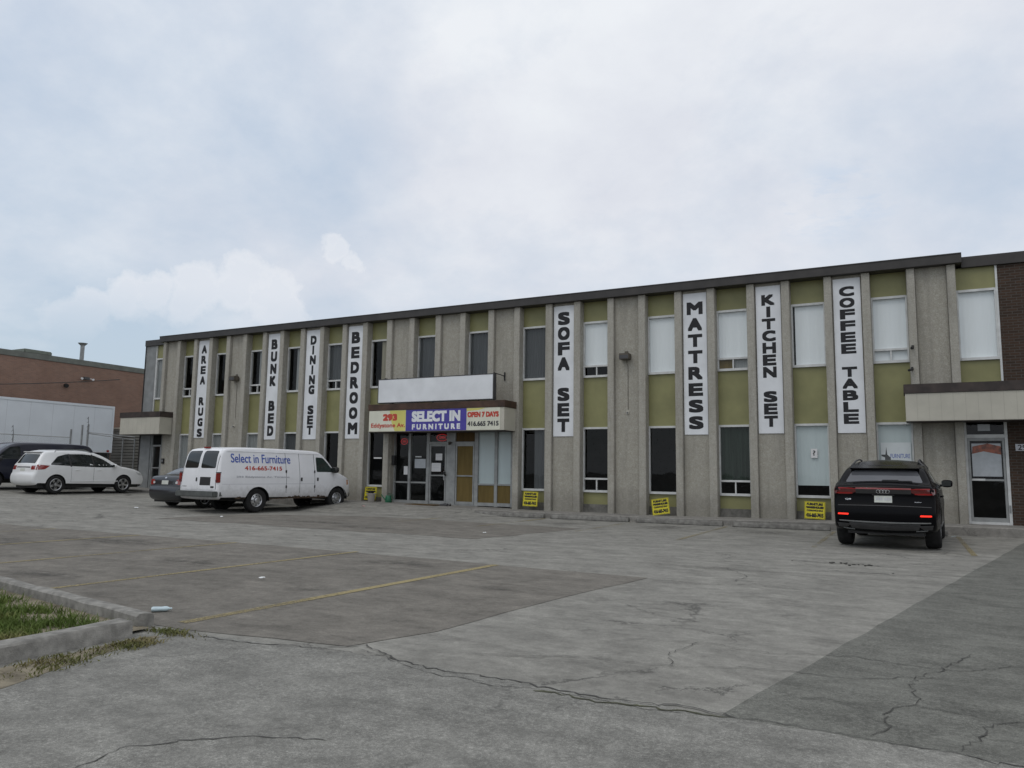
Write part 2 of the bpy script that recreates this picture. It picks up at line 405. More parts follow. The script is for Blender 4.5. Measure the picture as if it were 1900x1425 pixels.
# ------------------------------------------------------------------ terrain
def lerp(x, xs, ys):
    if x <= xs[0]: return ys[0]
    for i in range(len(xs) - 1):
        if x <= xs[i + 1]: return ys[i] + (ys[i + 1] - ys[i]) * (x - xs[i]) / (xs[i + 1] - xs[i])
    return ys[-1]
def gz(x, y=-10):
    return lerp(x, [-40, -10, -1.65, 1.3, 9.6, 13], [1.25, 1.0, .5, .357, .105, 0])
def sw(x):
    return lerp(x, [-30, -2, 1, 5.5, 13.85, 21.2, 25.66, 33.4, 44], [1.15, .6, .46, .38, .26, .155, .15, .235, .25])
def sheet(name, poly, mat, dz, step=1.0, kind='structure', zf=None, parent=None):
    """flat sheet over a ground polygon, cut on a grid so that it follows the ground"""
    bm = bmesh.new(); f = bm.faces.new([bm.verts.new((x, y, 0)) for x, y in poly])
    xs = [p[0] for p in poly]
    cuts = [c for c in (-10, -1.65, 1.3, 9.6, 13) if min(xs) < c < max(xs)]
    for c in cuts:
        bmesh.ops.bisect_plane(bm, geom=bm.verts[:] + bm.edges[:] + bm.faces[:], plane_co=(c, 0, 0), plane_no=(1, 0, 0))
    for v in bm.verts: v.co.z = (zf(v.co.x, v.co.y) if zf else gz(v.co.x, v.co.y)) + dz
    bmesh.ops.recalc_face_normals(bm, faces=bm.faces)
    for f in bm.faces:
        if f.normal.z < 0: f.normal_flip()
    me = bpy.data.meshes.new(name); bm.to_mesh(me); bm.free(); me.materials.append(M[mat])
    o = bpy.data.objects.new(name, me); COL.objects.link(o)
    if kind: o['kind'] = kind
    if parent: o.parent = parent
    return o
def ragged(pts, amp, step=.35, closed=True):
    out = []
    n = len(pts)
    for i in range(n if closed else n - 1):
        a = Vector(pts[i]); b = Vector(pts[(i + 1) % n]); L = (b - a).length; k = max(1, int(L / step))
        d = (b - a).normalized(); nrm = Vector((-d.y, d.x))
        for j in range(k):
            out.append(tuple(a + (b - a) * j / k + nrm * (random.uniform(-amp, amp) if j else 0)))
    return out

sheet('ground', [(-900, -600), (900, -600), (900, 900), (-900, 900)], 'earth', -.03)
sheet('parking_lot', [(-60, -19.4), (60, -19.4), (60, 30), (-60, 30)], 'lot', 0.0)
sheet('road', ragged([(25.9, -19.05), (26.4, -18.86), (28.3, -18.72), (31, -18.84), (36, -18.95), (60, -18.9)], .035, .12, False) + [(60, -18.9), (60, -40), (-60, -40), (-60, -19.05)], 'road', .006)
sheet('asphalt_patch', [(-12, -18.78), (26.3, -18.78)] + ragged([(26.3, -18.8), (28.05, -18.55), (28.3, -17.8)], .05, .3, False) + ragged([(28.35, -17.7), (28.55, -15.5), (28.9, -13.25)], .02, .5, False) + ragged([(28.9, -13.2), (20, -12.75), (-12, -12.5)], .04, .8, False), 'patch', .004)
sheet('asphalt_patch', ragged([(13.3, -9.0), (23.9, -9.3), (24.6, -5.0), (17.0, -4.3), (13.6, -6.1)], .1, .6), 'patch', .004)
sheet('driveway', ragged([(31.1, -18.78), (33.0, -9.6), (34.75, -1.25)], .015, .5, False) + [(34.75, -1.25), (60, -1.25), (60, -19.3), (31.0, -19.3)], 'drive', .004)

# apron along the building: a real step above the lot
ap = MB()
xs = [-.6, 1, 5.5, 13.6]
def apron(x0, x1, y0):
    ks = sorted({x0, x1, *[k for k in (1, 5.5, 13.85, 21.2, 25.66, 33.4) if x0 < k < x1]})
    for a, b in zip(ks, ks[1:]):
        vs = []
        for x in (a, b):
            vs += [(x, y0, -.3), (x, y0, sw(x) - .02), (x, y0 + .03, sw(x)), (x, 1.4, sw(x)), (x, 1.4, -.3)]
        ap.add(vs, [(0, 5, 6, 1), (1, 6, 7, 2), (2, 7, 8, 3)])
    for x, s in ((x0, 1), (x1, -1)): ap.add([(x, y0, -.3), (x, y0, sw(x) - .02), (x, y0 + .03, sw(x)), (x, 1.4, sw(x)), (x, 1.4, -.3)], [(0, 1, 2, 3, 4)])
apron(-.6, 44, -1.15)
tag(ap.build('sidewalk', 'apron'), kind='structure')
rp = MB()
rp.add([(18.6, -3.4, .004), (20.9, -1.16, .004), (18.6, -1.16, sw(18.6) - .012)], [(0, 1, 2)])
rp.add([(13.4, -3.4, .004), (13.4, -1.16, sw(13.4) - .012), (11.0, -1.16, gz(11) + .004)], [(0, 1, 2)])
for a, b in ((13.4, 16), (16, 18.6)):
    rp.quad((a, -3.4, .004), (b, -3.4, .004), (b, -1.16, sw(b) - .012), (a, -1.16, sw(a) - .012))
tag(rp.build('ramp', 'lot'), kind='structure')

def stripe(x, y0, y1, slope=0, w=.1, mat='line2'):
    poly = [(x - w / 2, y0), (x + w / 2, y0), (x + w / 2 + slope, y1), (x - w / 2 + slope, y1)]
    return sheet('parking_line', poly, mat, .0085)
for x in (33.2, 30.4, 27.6, 24.8, 22.0, 19.3): stripe(x, -6.9 if x > 26 else -6.0, -1.75 if x > 20 else -3.6)
for x, y0, y1 in ((26.15, -18.6, -13.1), (23.2, -18.35, -12.8), (20.25, -18.0, -12.8), (17.4, -18.0, -12.8), (14.5, -18.0, -12.8)): stripe(x, y0, y1, .3, .13 if x > 26 else .1, 'line3' if x > 26 else 'line')

# cracks: thin dirty ribbons lying in the surface
def crack(pts, w=.02, mat='crackm', jit=.05, dz=.0095):
    P = []; jit = .014; pts = ragged(pts, .05, .22, False) + [pts[-1]]
    for (a, b) in zip(pts, pts[1:]):
        a = Vector(a); b = Vector(b); k = max(2, int((b - a).length / .05))
        for j in range(k):
            p = a + (b - a) * j / k
            P.append(p + Vector((random.gauss(0, jit), random.gauss(0, jit))))
    P.append(Vector(pts[-1]))
    mb = MB(); L = []; 
    for i, p in enumerate(P):
        d = (P[min(i + 1, len(P) - 1)] - P[max(0, i - 1)]).normalized(); n = Vector((-d.y, d.x))
        ww = w * random.uniform(.35, 1.2) * (.2 if i in (0, len(P) - 1) else 1)
        ww *= .5; L.append((p + n * ww / 2, p - n * ww / 2))
    for (a, b), (c, d) in zip(L, L[1:]):
        mb.quad(*[(q.x, q.y, gz(q.x) + dz) for q in (a, b, d, c)])
    return tag(mb.build('pavement_crack', mat), kind='structure')
crack([(28.1, -18.45), (28.7, -18.72), (29.3, -18.8), (29.7, -18.78), (30.2, -18.85), (30.7, -18.8), (31.2, -18.84)], .035, 'crackm', .02)
crack([(28.2, -18.6), (28.9, -18.86), (29.6, -18.98), (30.1, -18.9), (30.9, -18.9)], .014, 'crackm', .03)
crack([(29.9, -18.92), (30.3, -18.94), (30.8, -18.88), (31.15, -18.86)], .05, 'crackg', .02)
crack([(31.1, -18.84), (31.6, -18.83), (32.2, -18.86), (33.2, -18.9), (34.4, -18.95)], .02, 'crackm', .03)
crack([(26.4, -18.95), (27.2, -18.9), (27.9, -18.75), (28.15, -18.45)], .03, 'crackm', .03)
crack([(29.0, -18.3), (29.9, -17.9), (30.6, -17.8), (31.3, -17.55), (31.8, -17.5), (32.3, -17.2)], .018)
crack([(29.9, -17.1), (30.5, -16.9), (31.1, -17.05), (31.7, -16.8), (32.4, -16.9), (33.0, -16.4)], .018)
crack([(30.5, -16.9), (30.4, -17.4), (30.5, -17.82)], .015)
crack([(31.9, -18.8), (31.95, -18.3), (32.15, -17.9), (32.1, -17.4), (32.3, -17.0), (32.55, -16.2)], .018)
crack([(32.3, -18.8), (32.5, -18.2), (32.9, -17.8), (33.4, -17.7), (33.9, -17.2)], .018)
crack([(32.1, -18.0), (32.7, -18.2), (33.3, -18.05)], .014)
crack([(33.2, -15.2), (33.9, -14.9), (34.5, -15.1), (35.2, -14.7)], .016)
crack([(28.9, -13.3), (29.7, -13.4), (30.3, -13.1), (31.0, -13.25)], .025)
crack([(30.0, -13.0), (30.05, -12.2), (29.6, -11.4)], .02)
crack([(29.3, -15.4), (29.9, -15.9), (30.3, -16.0)], .015)
crack([(28.8, -20.6), (28.55, -20.9), (28.6, -21.25), (28.35, -21.5), (28.0, -21.5), (27.6, -21.7)], .018, 'crackm', .03)
crack([(28.6, -21.25), (28.75, -21.5), (28.9, -21.7), (28.75, -22.0)], .016, 'crackm', .03)
crack([(29.4, -20.3), (29.0, -20.45), (28.75, -20.65)], .022, 'crackm', .02)
crack([(28.35, -21.5), (28.4, -21.8), (28.3, -22.1)], .014, 'crackm', .03)
crack([(30.5, -9.7), (31.0, -9.8), (31.5, -9.72), (32.0, -9.85)], .06, 'crackm', .02)
crack([(24.5, -6.6), (27, -6.9), (29.5, -7.2), (31, -7.1)], .014)
crack([(26, -11.0), (28, -11.3), (30.4, -11.0), (32.4, -11.2)], .014)
# broken-up spot with loose dark chips in front of the black car
deb = MB()
for i in range(20):
    x = random.gauss(31.25, .3); y = random.gauss(-9.75, .1); s = random.uniform(.008, .026)
    deb.box(-s, s, -s * .7, s * .7, 0, s * .6, Matrix.Translation((x, y, .004)) @ Matrix.Rotation(random.random() * 3, 4, 'Z'))
tag(deb.build('asphalt_chips', 'crackm'), 'loose black chips of broken asphalt on the pale lot behind the black car', 'debris', kind='stuff')

# oil and tyre stains with a ragged outline
def blot(cx, cy, rx, ry):
    pts = []
    for k in range(26):
        t = 2 * math.pi * k / 26; r = random.uniform(.65, 1.15)
        pts.append((cx + rx * r * math.cos(t), cy + ry * r * math.sin(t)))
    return pts
def stainmat():
    m, nt, out = newmat('soaked oil stain'); v = objvec(nt, world=True)
    tr = nt.nodes.new('ShaderNodeBsdfTransparent'); p = nt.nodes.new('ShaderNodeBsdfPrincipled')
    p.inputs['Base Color'].default_value = (.06, .057, .05, 1); p.inputs['Roughness'].default_value = .85
    g = nt.nodes.new('ShaderNodeTexCoord').outputs['Generated']
    vm = nt.nodes.new('ShaderNodeVectorMath'); vm.operation = 'DISTANCE'; nt.links.new(g, vm.inputs[0]); vm.inputs[1].default_value = (.5, .5, .5)
    sep = nt.nodes.new('ShaderNodeSeparateXYZ'); nt.links.new(g, sep.inputs[0])
    dx = mth(nt, 'SUBTRACT', sep.outputs[0], .5); dy = mth(nt, 'SUBTRACT', sep.outputs[1], .5)
    d = mth(nt, 'SQRT', mth(nt, 'ADD', mth(nt, 'MULTIPLY', dx, dx), mth(nt, 'MULTIPLY', dy, dy)))
    k = mth(nt, 'SUBTRACT', .5, d); k = mth(nt, 'MULTIPLY', k, 2.0, True)
    k = mth(nt, 'MULTIPLY', k, ramp(nt, noise(nt, objvec(nt, (1, 2.2, 1), world=True), 3.2, 8, .75), .42, .66)); 
    k = mth(nt, 'MULTIPLY', k, .85, True)
    ms = nt.nodes.new('ShaderNodeMixShader'); nt.links.new(k, ms.inputs[0]); nt.links.new(tr.outputs[0], ms.inputs[1]); nt.links.new(p.outputs[0], ms.inputs[2])
    nt.links.new(ms.outputs[0], out.inputs[0]); return m
M['oil'] = stainmat()
for c in ((22.3, -15.4, .9, .45), (22.0, -17.4, 1.0, .3), (18.5, -14.0, 2.0, .5), (16.0, -15.2, 2.5, .7), (25.2, -13.8, 1.0, .4), (20.3, -8.2, 2.0, .45),
          (23.4, -3.4, .8, .8), (26.2, -3.2, .8, 1.0), (29.0, -3.4, .9, .9), (18.0, -7.4, 1.8, .4), (29.4, -11.6, 1.3, .25), (27.6, -15.2, .5, .18)):
    sheet('oil_stain', blot(*c), 'oil', .0125)

# ------------------------------------------------------------------ planted island, kerbs, weeds
sheet('soil_bed', [(8, -15.72), (14.5, -16.88), (26.2, -18.98), (26.2, -30), (8, -30)], 'soil', .03)
sheet('soil_strip', ragged([(26.42, -30), (27.2, -30), (26.95, -20.6), (26.62, -19.6), (26.5, -19.1), (26.42, -19.1)], .03, .4), 'soil', .008)
def kerb(name, a, b, w, h, lab):
    a = Vector(a); b = Vector(b); d = (b - a); L = d.length; d.normalize(); n = Vector((-d.y, d.x))
    mb = MB(); prof = [(-w / 2, -.1), (-w / 2, h - .02), (-w / 2 + .02, h), (w / 2 - .02, h), (w / 2, h - .02), (w / 2 + .01, -.1)]
    K = max(2, int(L / .35)); vs = []; fs = []
    for i in range(K + 1):
        p = a + d * L * i / K
        for (o, z) in prof:
            q = p + n * (o + random.gauss(0, .004)); vs.append((q.x, q.y, z + (random.gauss(0, .004) if z > 0 else 0)))
    m = len(prof)
    for i in range(K):
        for k in range(m - 1): fs.append((i * m + k, i * m + k + 1, (i + 1) * m + k + 1, (i + 1) * m + k))
    fs.append(tuple(range(m))); fs.append(tuple(K * m + k for k in range(m))[::-1])
    mb.add(vs, fs); o = mb.build(name, 'kerb', smooth=True, angle=35)
    return tag(o, lab, 'kerb', 'concrete kerbs around the grass island')
kerb('concrete_kerb', (14.5, -16.85), (26.08, -18.93), .15, .13, 'long straight concrete kerb on the far side of the grass, beside the yellow lines')
kerb('concrete_kerb', (26.2, -19.22), (26.34, -25), .2, .138, 'short near concrete kerb with a broken end, between grass and the foreground asphalt')
def blades(name, n, region, hmin, hmax, mat, lab, cat, dens=None, lean=.5, z0=.03):
    mb = MB(); c = 0
    while c < n:
        x, y = region()
        if dens and random.random() > dens(x, y): continue
        h = random.uniform(hmin, hmax); a = random.random() * 6.28; w = random.uniform(.003, .007)
        dx, dy = math.cos(a), math.sin(a); lx = random.gauss(0, lean) * h; ly = random.gauss(0, lean) * h
        mb.add([(x - dx * w, y - dy * w, z0), (x + dx * w, y + dy * w, z0), (x + dx * w * .7 + lx * .45, y + dy * w * .7 + ly * .45, z0 + h * .6), (x + lx, y + ly, z0 + h * .92), (x - dx * w * .7 + lx * .45, y - dy * w * .7 + ly * .45, z0 + h * .6)], [(0, 1, 2, 4), (4, 2, 3)])
        c += 1
    return tag(mb.build(name, mat), lab, cat, kind='stuff')
def clump(x, y):
    return .12 + .88 * (math.sin(x * 5.1 + y * 2.3) * math.sin(y * 6.7 - x * 1.7) > -.35)
def reg1():
    y = random.uniform(-22, -18.2); return random.uniform(21.0, 26.08), y
def ok1(x, y): return 0 if y > -18.36 - (x - 22) * .179 - abs(random.gauss(0, .22)) else clump(x, y)
blades('grass', 42000, reg1, .03, .10, 'grass', 'patchy green grass inside the concrete kerbs', 'grass', ok1)
def reg2():
    y = -19.0 - abs(random.gauss(0, 1.0)) - random.random() * .4; return random.uniform(26.42, 26.6 + (-19 - y) * .16 + random.random() * .12), y
blades('weeds', 1700, reg2, .008, .034, 'weed', 'sparse dry weeds along the foot of the near kerb', 'weeds', lambda x, y: .25 + .75 * (math.sin(y * 9) > .1), .8, .012)
def reg3(): return random.gauss(26.45, .16), random.gauss(-18.95, .05)
blades('weed_tuft', 360, reg3, .01, .04, 'weed', 'small weed tuft growing at the kerb corner by the yellow line', 'weeds', None, .8, .006)

# ------------------------------------------------------------------ the two-storey furniture building
FB = [(1.3, 1.49), (2.27, 2.47), (3.38, 3.58), (4.37, 4.59), (5.47, 5.71), (6.49, 6.72), (7.66, 7.89), (8.67, 8.89), (9.82, 10.05), (10.88, 11.10), (12.06, 12.28), (13.10, 13.34), (14.29, 14.54), (15.35, 15.59), (16.55, 16.79), (17.64, 17.87), (18.84, 19.08), (19.9, 20.13), (21.14, 21.39), (22.21, 22.45), (23.43, 23.65), (24.5, 24.74), (25.71, 25.94), (26.75, 26.99), (27.97, 28.2), (28.99, 29.22), (30.19, 30.4), (31.2, 31.42), (32.36, 32.57), (33.35, 33.56)]
bld = empty('furniture_store', (17.5, 0, 0), 0, 'long two-storey concrete store building with olive panels and narrow tall windows', 'building')
def P(o):  # parent keeping world coordinates
    o.parent = bld; o.location = (-17.5, 0, 0); return o
CT = 3.90  # canopy top
def bpart(name, mat, x0, x1, y0, y1, z0, z1, bevel=0): return P(bx(name, mat, None, x0, x1, y0, y1, z0, z1, bevel))
for i, (a, b) in enumerate(FB):
    z0 = CT - .1 if (13 <= i <= 16 or i == 0) else sw((a + b) / 2) - .3
    mb = MB(); c = .015
    # slightly splayed fin with chamfered front corners
    pr = [(a + c, 0), (b - c, 0), (b, c), (b + .01, .45), (a - .01, .45), (a, c)]
    n = len(pr); K = 6; zz = [z0 + (7.30 - z0) * k / K for k in range(K + 1)]
    vs = [(x, y, z) for z in zz for x, y in pr]
    fs = [(k * n + j, k * n + (j + 1) % n, (k + 1) * n + (j + 1) % n, (k + 1) * n + j) for k in range(K) for j in range(n)] + [tuple(range(n)), tuple(range(K * n, K * n + n))]
    P(mb.add(vs, fs).build('pilaster', 'cast'))
for k in range(0, 29, 2):
    a, b = FB[k][1] + .011, FB[k + 1][0] - .011
    z0 = CT - .1 if k in (12, 14, 16) else sw(a) - .3
    y = .13
    P(MB().box(a, b, y, .44, z0, 7.32).build('wall_panel', 'cast2'))
# window bays -------------------------------------------------------
def winpart(x0, x1, z0, z1, yw=.33, hopper=0, back=('dark',), split=None, frame='alu', hop=None):
    """window = frame mesh; its children: glass pane, blinds, hopper panes"""
    t = .042
    fr = MB()
    fr.box(x0, x0 + t, yw - .05, yw + .04, z0, z1); fr.box(x1 - t, x1, yw - .05, yw + .04, z0, z1)
    fr.box(x0 + t, x1 - t, yw - .07, yw + .04, z0, z0 + .075); fr.box(x0 + t, x1 - t, yw - .06, yw + .04, z1 - .065, z1)
    zb = z0 + .075
    if hopper:
        fr.box(x0 + t, x1 - t, yw - .055, yw + .04, z0 + hopper, z0 + hopper + .06)
        xm = (x0 + x1) / 2; fr.box(xm - .02, xm + .02, yw - .045, yw + .03, zb, z0 + hopper)
    W = P(fr.build('window', frame))
    g = MB(); g.quad((x0 + t, yw, zb), (x1 - t, yw, zb), (x1 - t, yw, z1 - .065), (x0 + t, yw, z1 - .065)); g.build('glass', 'glass', W)
    zl = z0 + hopper + .06 if hopper else zb
    if hopper:
        hb = hop or ('dark', 'dark'); xm = (x0 + x1) / 2
        for (p, q, m) in ((x0 + t, xm - .02, hb[0]), (xm + .02, x1 - t, hb[1])):
            if m != 'dark': MB().box(p, q, yw + .06, yw + .08, zb, z0 + hopper).build('board', m, W)
    for item in back:
        m, f0, f1 = (item, 0, 1) if isinstance(item, str) else item[:3]
        h0 = 0 if isinstance(item, str) or len(item) < 4 else item[3]
        if m == 'dark': continue
        a = x0 + t + (x1 - x0 - 2 * t) * f0 - .0; b = x0 + t + (x1 - x0 - 2 * t) * f1
        n = max(2, int((b - a) / .06)); mb = MB(); vs = []; 
        zlo = zl + (z1 - .065 - zl) * h0
        for k in range(n + 1):
            x = a + (b - a) * k / n; yy = yw + .045 + (.02 * (k % 2) if m.startswith('c') or m == 'blind_g' else .004 * (k % 2))
            vs += [(x, yy, zlo), (x, yy, z1 - .06)]
        mb.add(vs, [(2 * k, 2 * k + 2, 2 * k + 3, 2 * k + 1) for k in range(n)]).build('curtain' if m.startswith('c') else 'blind', m, W)
    return W
# W1..W14 : (hopper up, upper backing, hopper low, lower backing)
WD = {1: (1, [('blind_g', .62, 1)], 0, ['blind_g']), 2: (0, [('blind_g', .6, 1)], 0, ['blind_g']), 3: (1, [('blind_g', .5, 1)], 0, ['blind_g']),
      4: (0, [('blind_g', .5, 1)], 0, [('curt_g', 0, 1)]), 5: (1, ['curt_g'], 0, ['dark']), 6: (0, [('curt_y', .5, 1)], 0, ['dark']),
      7: (0, ['curt_g'], 0, None), 8: (0, ['curt_g'], 0, None), 9: (0, ['curt_g'], 0, [('curt_g', .45, 1)]), 10: (1, ['blind_w'], 1, ['dark']),
      11: (0, ['blind_w'], 0, ['dark']), 12: (1, ['blind_w'], 1, ['curt_d']), 13: (0, [('blind_w', .06, 1)], 0, [('blind_b', 0, 1, .14)]), 14: (1, ['blind_w'], 0, [('blind_b', 0, 1)])}
zT, zS, zH, zL = 6.55, 4.755, 2.925, .888
for w in range(1, 15):
    k = 2 * w - 1
    a, b = FB[k][1] + .01, FB[k + 1][0] - .01
    hu, bu, hl, bl = WD[w]
    bpart('spandrel_panel', 'olive', a, b, .33, .40, zT + .065, 7.33)
    hopz = ('ply', 'blind_g') if w == 12 else (('blind_w', 'blind_w') if w == 14 else None)
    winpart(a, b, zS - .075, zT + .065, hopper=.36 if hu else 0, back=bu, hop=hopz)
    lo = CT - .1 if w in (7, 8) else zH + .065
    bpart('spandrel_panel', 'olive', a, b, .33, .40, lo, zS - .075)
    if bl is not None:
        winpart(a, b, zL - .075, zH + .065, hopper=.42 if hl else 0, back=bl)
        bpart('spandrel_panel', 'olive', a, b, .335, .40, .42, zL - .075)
        bpart('plinth', 'base', a, b, .29, .42, sw(a) - .3, .42)
# W0 / W15 end bays
for (a, b, lo) in ((.53, 1.29, CT - .05), (33.57, 34.50, CT - .05)):
    zs = 4.72
    bpart('spandrel_panel', 'olive', a, b, .33, .40, zT + .065, 7.24)
    winpart(a, b, zs - .075, zT + .065, back=['blind_g' if a < 2 else 'blind_w'])
    bpart('spandrel_panel', 'olive', a, b, .33, .40, 4.0, zs - .075)
    f = MB()
    f.box(b, b + .05, .27, .36, 4.0, 7.24); f.box(a - .0, b + .05, .275, .36, 3.93, 4.0)
    if a < 2: f = MB(); f.box(a - .05, a, .27, .36, 3.93, 7.24)
    P(f.build('window_trim', 'alu'))
bpart('end_wall', 'greyblock', -.22, .48, .26, .44, .2, 7.24)
bpart('side_wall', 'greyblock', -.22, .1, .44, 24, .2, 7.3)
bpart('brick_wall', 'dbrick', 34.55, 44, .28, .5, -.1, 7.24)
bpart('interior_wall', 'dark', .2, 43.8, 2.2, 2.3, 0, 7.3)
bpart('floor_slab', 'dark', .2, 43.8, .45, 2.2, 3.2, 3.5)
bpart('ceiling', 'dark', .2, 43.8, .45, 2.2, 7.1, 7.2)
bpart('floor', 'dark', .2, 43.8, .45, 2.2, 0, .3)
bpart('roof', 'fascia', .05, 43.9, .45, 24, 7.32, 7.45)
P(MB().box(1.15, 33.72, -.12, .46, 7.31, 7.55).box(1.15, 33.72, -.135, .46, 7.55, 7.585).build('fascia', 'fascia', bevel=.006))
P(MB().box(-.25, 1.148, .18, .46, 7.24, 7.52).build('fascia_return', 'fascia', bevel=.006))
P(MB().box(33.722, 44, .2, .46, 7.23, 7.53).build('fascia_return', 'fascia', bevel=.006))
P(MB().box(-.25, .1, .461, 24, 7.3, 7.52).build('side_coping', 'fascia', bevel=.006))
bpart('corner_trim', 'fascia', -.25, -.223, .22, .262, .3, 7.24)

# canopies ------------------------------------------------------------
def canopy(x0, x1, yf, z0, z1, zc, trim, seams):
    body = MB().box(x0, x1, yf, .12, z0, zc)
    C = P(body.build('canopy', 'cream', bevel=.008))
    MB().box(x0 - .03, x1 + .03, yf - .03, .125, zc, z1).build('canopy_trim', trim, C, .008)
    s = MB()
    for i in range(1, seams):
        x = x0 + (x1 - x0) * i / seams; s.box(x - .0025, x + .0025, yf - .002, yf + .02, z0 + .01, zc - .01)
    s.build('siding_seam', 'seam_c', C)
    MB().box(x0 + .02, x1 - .02, yf + .02, .12, z0 - .012, z0 - .002).build('soffit', 'brown', C)
    return C
canopy(-.55, 2.2, -.62, 2.95, 3.98, 3.73, 'brown', 9)
canopy(14.24, 20.02, -.85, 2.87, 3.90, 3.665, 'rusty', 20)
canopy(32.19, 44, -.62, 2.95, 3.95, 3.70, 'brown', 42)

# central entrance -----------------------------------------------------
ye = .40
def bar(mb, x0, x1, z0, z1, y0=ye - .05, y1=ye + .05): mb.box(x0, x1, y0, y1, z0, z1)
ent = MB()
for x0, x1 in ((14.56, 14.62), (15.24, 15.34), (16.07, 16.20), (16.96, 17.35), (18.17, 18.32), (19.0, 19.12), (19.66, 19.89)): bar(ent, x0, x1, .2, 2.88)
for (p, q) in ((14.62, 15.24), (15.34, 16.07), (18.32, 19.0), (19.12, 19.66)): bar(ent, p, q, .22, .34)
for (p, q) in ((14.62, 15.24), (15.34, 16.07)): bar(ent, p, q, .98, 1.04, ye - .03, ye + .03)
for (p, q) in ((18.32, 19.0), (19.12, 19.66)): bar(ent, p, q, .96, 1.02, ye - .03, ye + .03)
for (p, q) in ((16.20, 16.96), (17.35, 18.17)): bar(ent, p, q, 2.46, 2.54); bar(ent, p, q, .2, .235)
E_ = P(ent.build('entrance_frame', 'alu2', bevel=.004))
for (p, q, z0, z1) in ((14.62, 15.24, .34, 2.88), (15.34, 16.07, .34, 2.88), (16.2, 16.96, 2.54, 2.88)):
    MB().quad((p, ye, z0), (q, ye, z0), (q, ye, z1), (p, ye, z1)).build('glass', 'glass', E_)
MB().box(17.35, 18.17, ye, ye + .03, 2.54, 2.88).build('transom_board', 'ply2', E_)
for (p, q) in ((18.32, 19.0), (19.12, 19.66)):
    MB().quad((p, ye, 1.02), (q, ye, 1.02), (q, ye, 2.88), (p, ye, 2.88)).build('glass', 'glass', E_)
    MB().box(p, q, ye + .03, ye + .04, 1.02, 2.88).build('blind', 'blind_b', E_)
    MB().box(p, q, ye, ye + .03, .34, .96).build('board', 'ply', E_)
def door(x0, x1, z0, z1, y, panel, rail=None, handle_x=None):
    t = .055; f = MB()
    f.box(x0, x0 + t, y - .045, y + .03, z0, z1); f.box(x1 - t, x1, y - .045, y + .03, z0, z1)
    f.box(x0 + t, x1 - t, y - .045, y + .03, z0, z0 + .11); f.box(x0 + t, x1 - t, y - .045, y + .03, z1 - .08, z1)
    if rail: f.box(x0 + t, x1 - t, y - .05, y + .02, rail, rail + .05)
    D = P(f.build('door', 'alu2', bevel=.004))
    if panel == 'glass': MB().quad((x0 + t, y, z0 + .11), (x1 - t, y, z0 + .11), (x1 - t, y, z1 - .08), (x0 + t, y, z1 - .08)).build('glass', 'glass', D)
    else: MB().box(x0 + t, x1 - t, y - .01, y + .02, z0 + .11, z1 - .08).build('door_panel', panel, D)
    if handle_x: MB().tube([(handle_x, y - .05, z0 + .85), (handle_x, y - .1, z0 + .88), (handle_x, y - .1, z0 + 1.2), (handle_x, y - .05, z0 + 1.23)], .014).build('handle', 'chrome', D)
    return D
door(16.215, 16.945, .24, 2.455, ye, 'glass', 1.26, 16.9)
door(17.365, 18.155, .24, 2.455, ye, 'ply', 1.26)
P(MB().tube([(16.98, ye - .09, 1.3), (16.92, ye - .12, 1.34), (16.9, ye - .08, 1.42)], .035).build('door_lock', 'black'))
P(MB().tube([(17.14, ye - .06, 2.5), (17.14, ye - .14, 2.5), (17.14, ye - .16, 2.44)], .045, 8, .06).build('door_lamp', 'lampbox'))
bpart('recess_wall', 'cast2', 14.545, 14.565, .14, .46, .1, 2.9)
# left entrance: recess with a narrow grey door
bpart('entry_wall', 'greyblock', .1, .48, .44, .5, .2, 2.95)
door(.6, 1.2, .46, 2.5, .36, 'glass', 1.4)
bpart('entry_jamb', 'greyblock', .481, .595, .3, .46, .1, 3.0)
bpart('entry_post', 'greyblock', 1.215, 1.485, .3, .46, .1, 3.0)
bpart('entry_transom', 'dark', .5, 1.27, .36, .40, 2.5, 2.95)
# right entrance door below the canopy
er = MB()
for x0, x1 in ((33.57, 33.63), (34.49, 34.56)): er.box(x0, x1, .26, .38, .22, 2.96)
er.box(33.63, 34.49, .26, .38, 2.53, 2.62); er.box(33.63, 34.49, .26, .38, .2, .3)
ER = P(er.build('entrance_frame', 'alu', bevel=.004))
MB().quad((33.63, .33, 2.62), (34.49, .33, 2.62), (34.49, .33, 2.96), (33.63, .33, 2.96)).build('glass', 'glass', ER)
D3 = door(33.635, 34.485, .3, 2.53, .33, 'glass', 1.38)
MB().box(33.7, 34.0, .27, .285, 1.385, 1.44).build('push_plate', 'alu', D3)
bpart('door_hinge', 'steel', 34.5, 34.54, .24, .262, .55, .75)

# ------------------------------------------------------------------ wall signs with vertical lettering
SG = [(2, 'AREA RUGS', 2.79, .372, .31, 'narrow white sign with black letters AREA RUGS, farthest left on the facade'),
      (6, 'BUNK BED', 2.68, .437, .33, 'white sign with black letters BUNK BED between two windows'),
      (8, 'DINING SET', 2.67, .377, .30, 'white sign with black letters DINING SET above the white van'),
      (10, 'BEDROOM', 2.68, .47, .40, 'white sign with large black letters BEDROOM left of the entrance'),
      (18, 'SOFA SET', 2.68, .46, .42, 'white sign with big black letters SOFA SET right of the entrance canopy'),
      (22, 'MATTRESS', 2.69, .41, .43, 'white sign with black letters MATTRESS right of the wall lamp'),
      (24, 'KITCHEN SET', 2.70, .335, .37, 'white sign with black letters KITCHEN SET'),
      (26, 'COFFEE TABLE', 2.69, .295, .38, 'white sign with small wide black letters COFFEE TABLE above the black car')]
TOP = {2: 7.0, 6: 6.98, 8: 6.98, 10: 6.98, 18: 7.0, 22: 6.93, 24: 6.95, 26: 6.98}
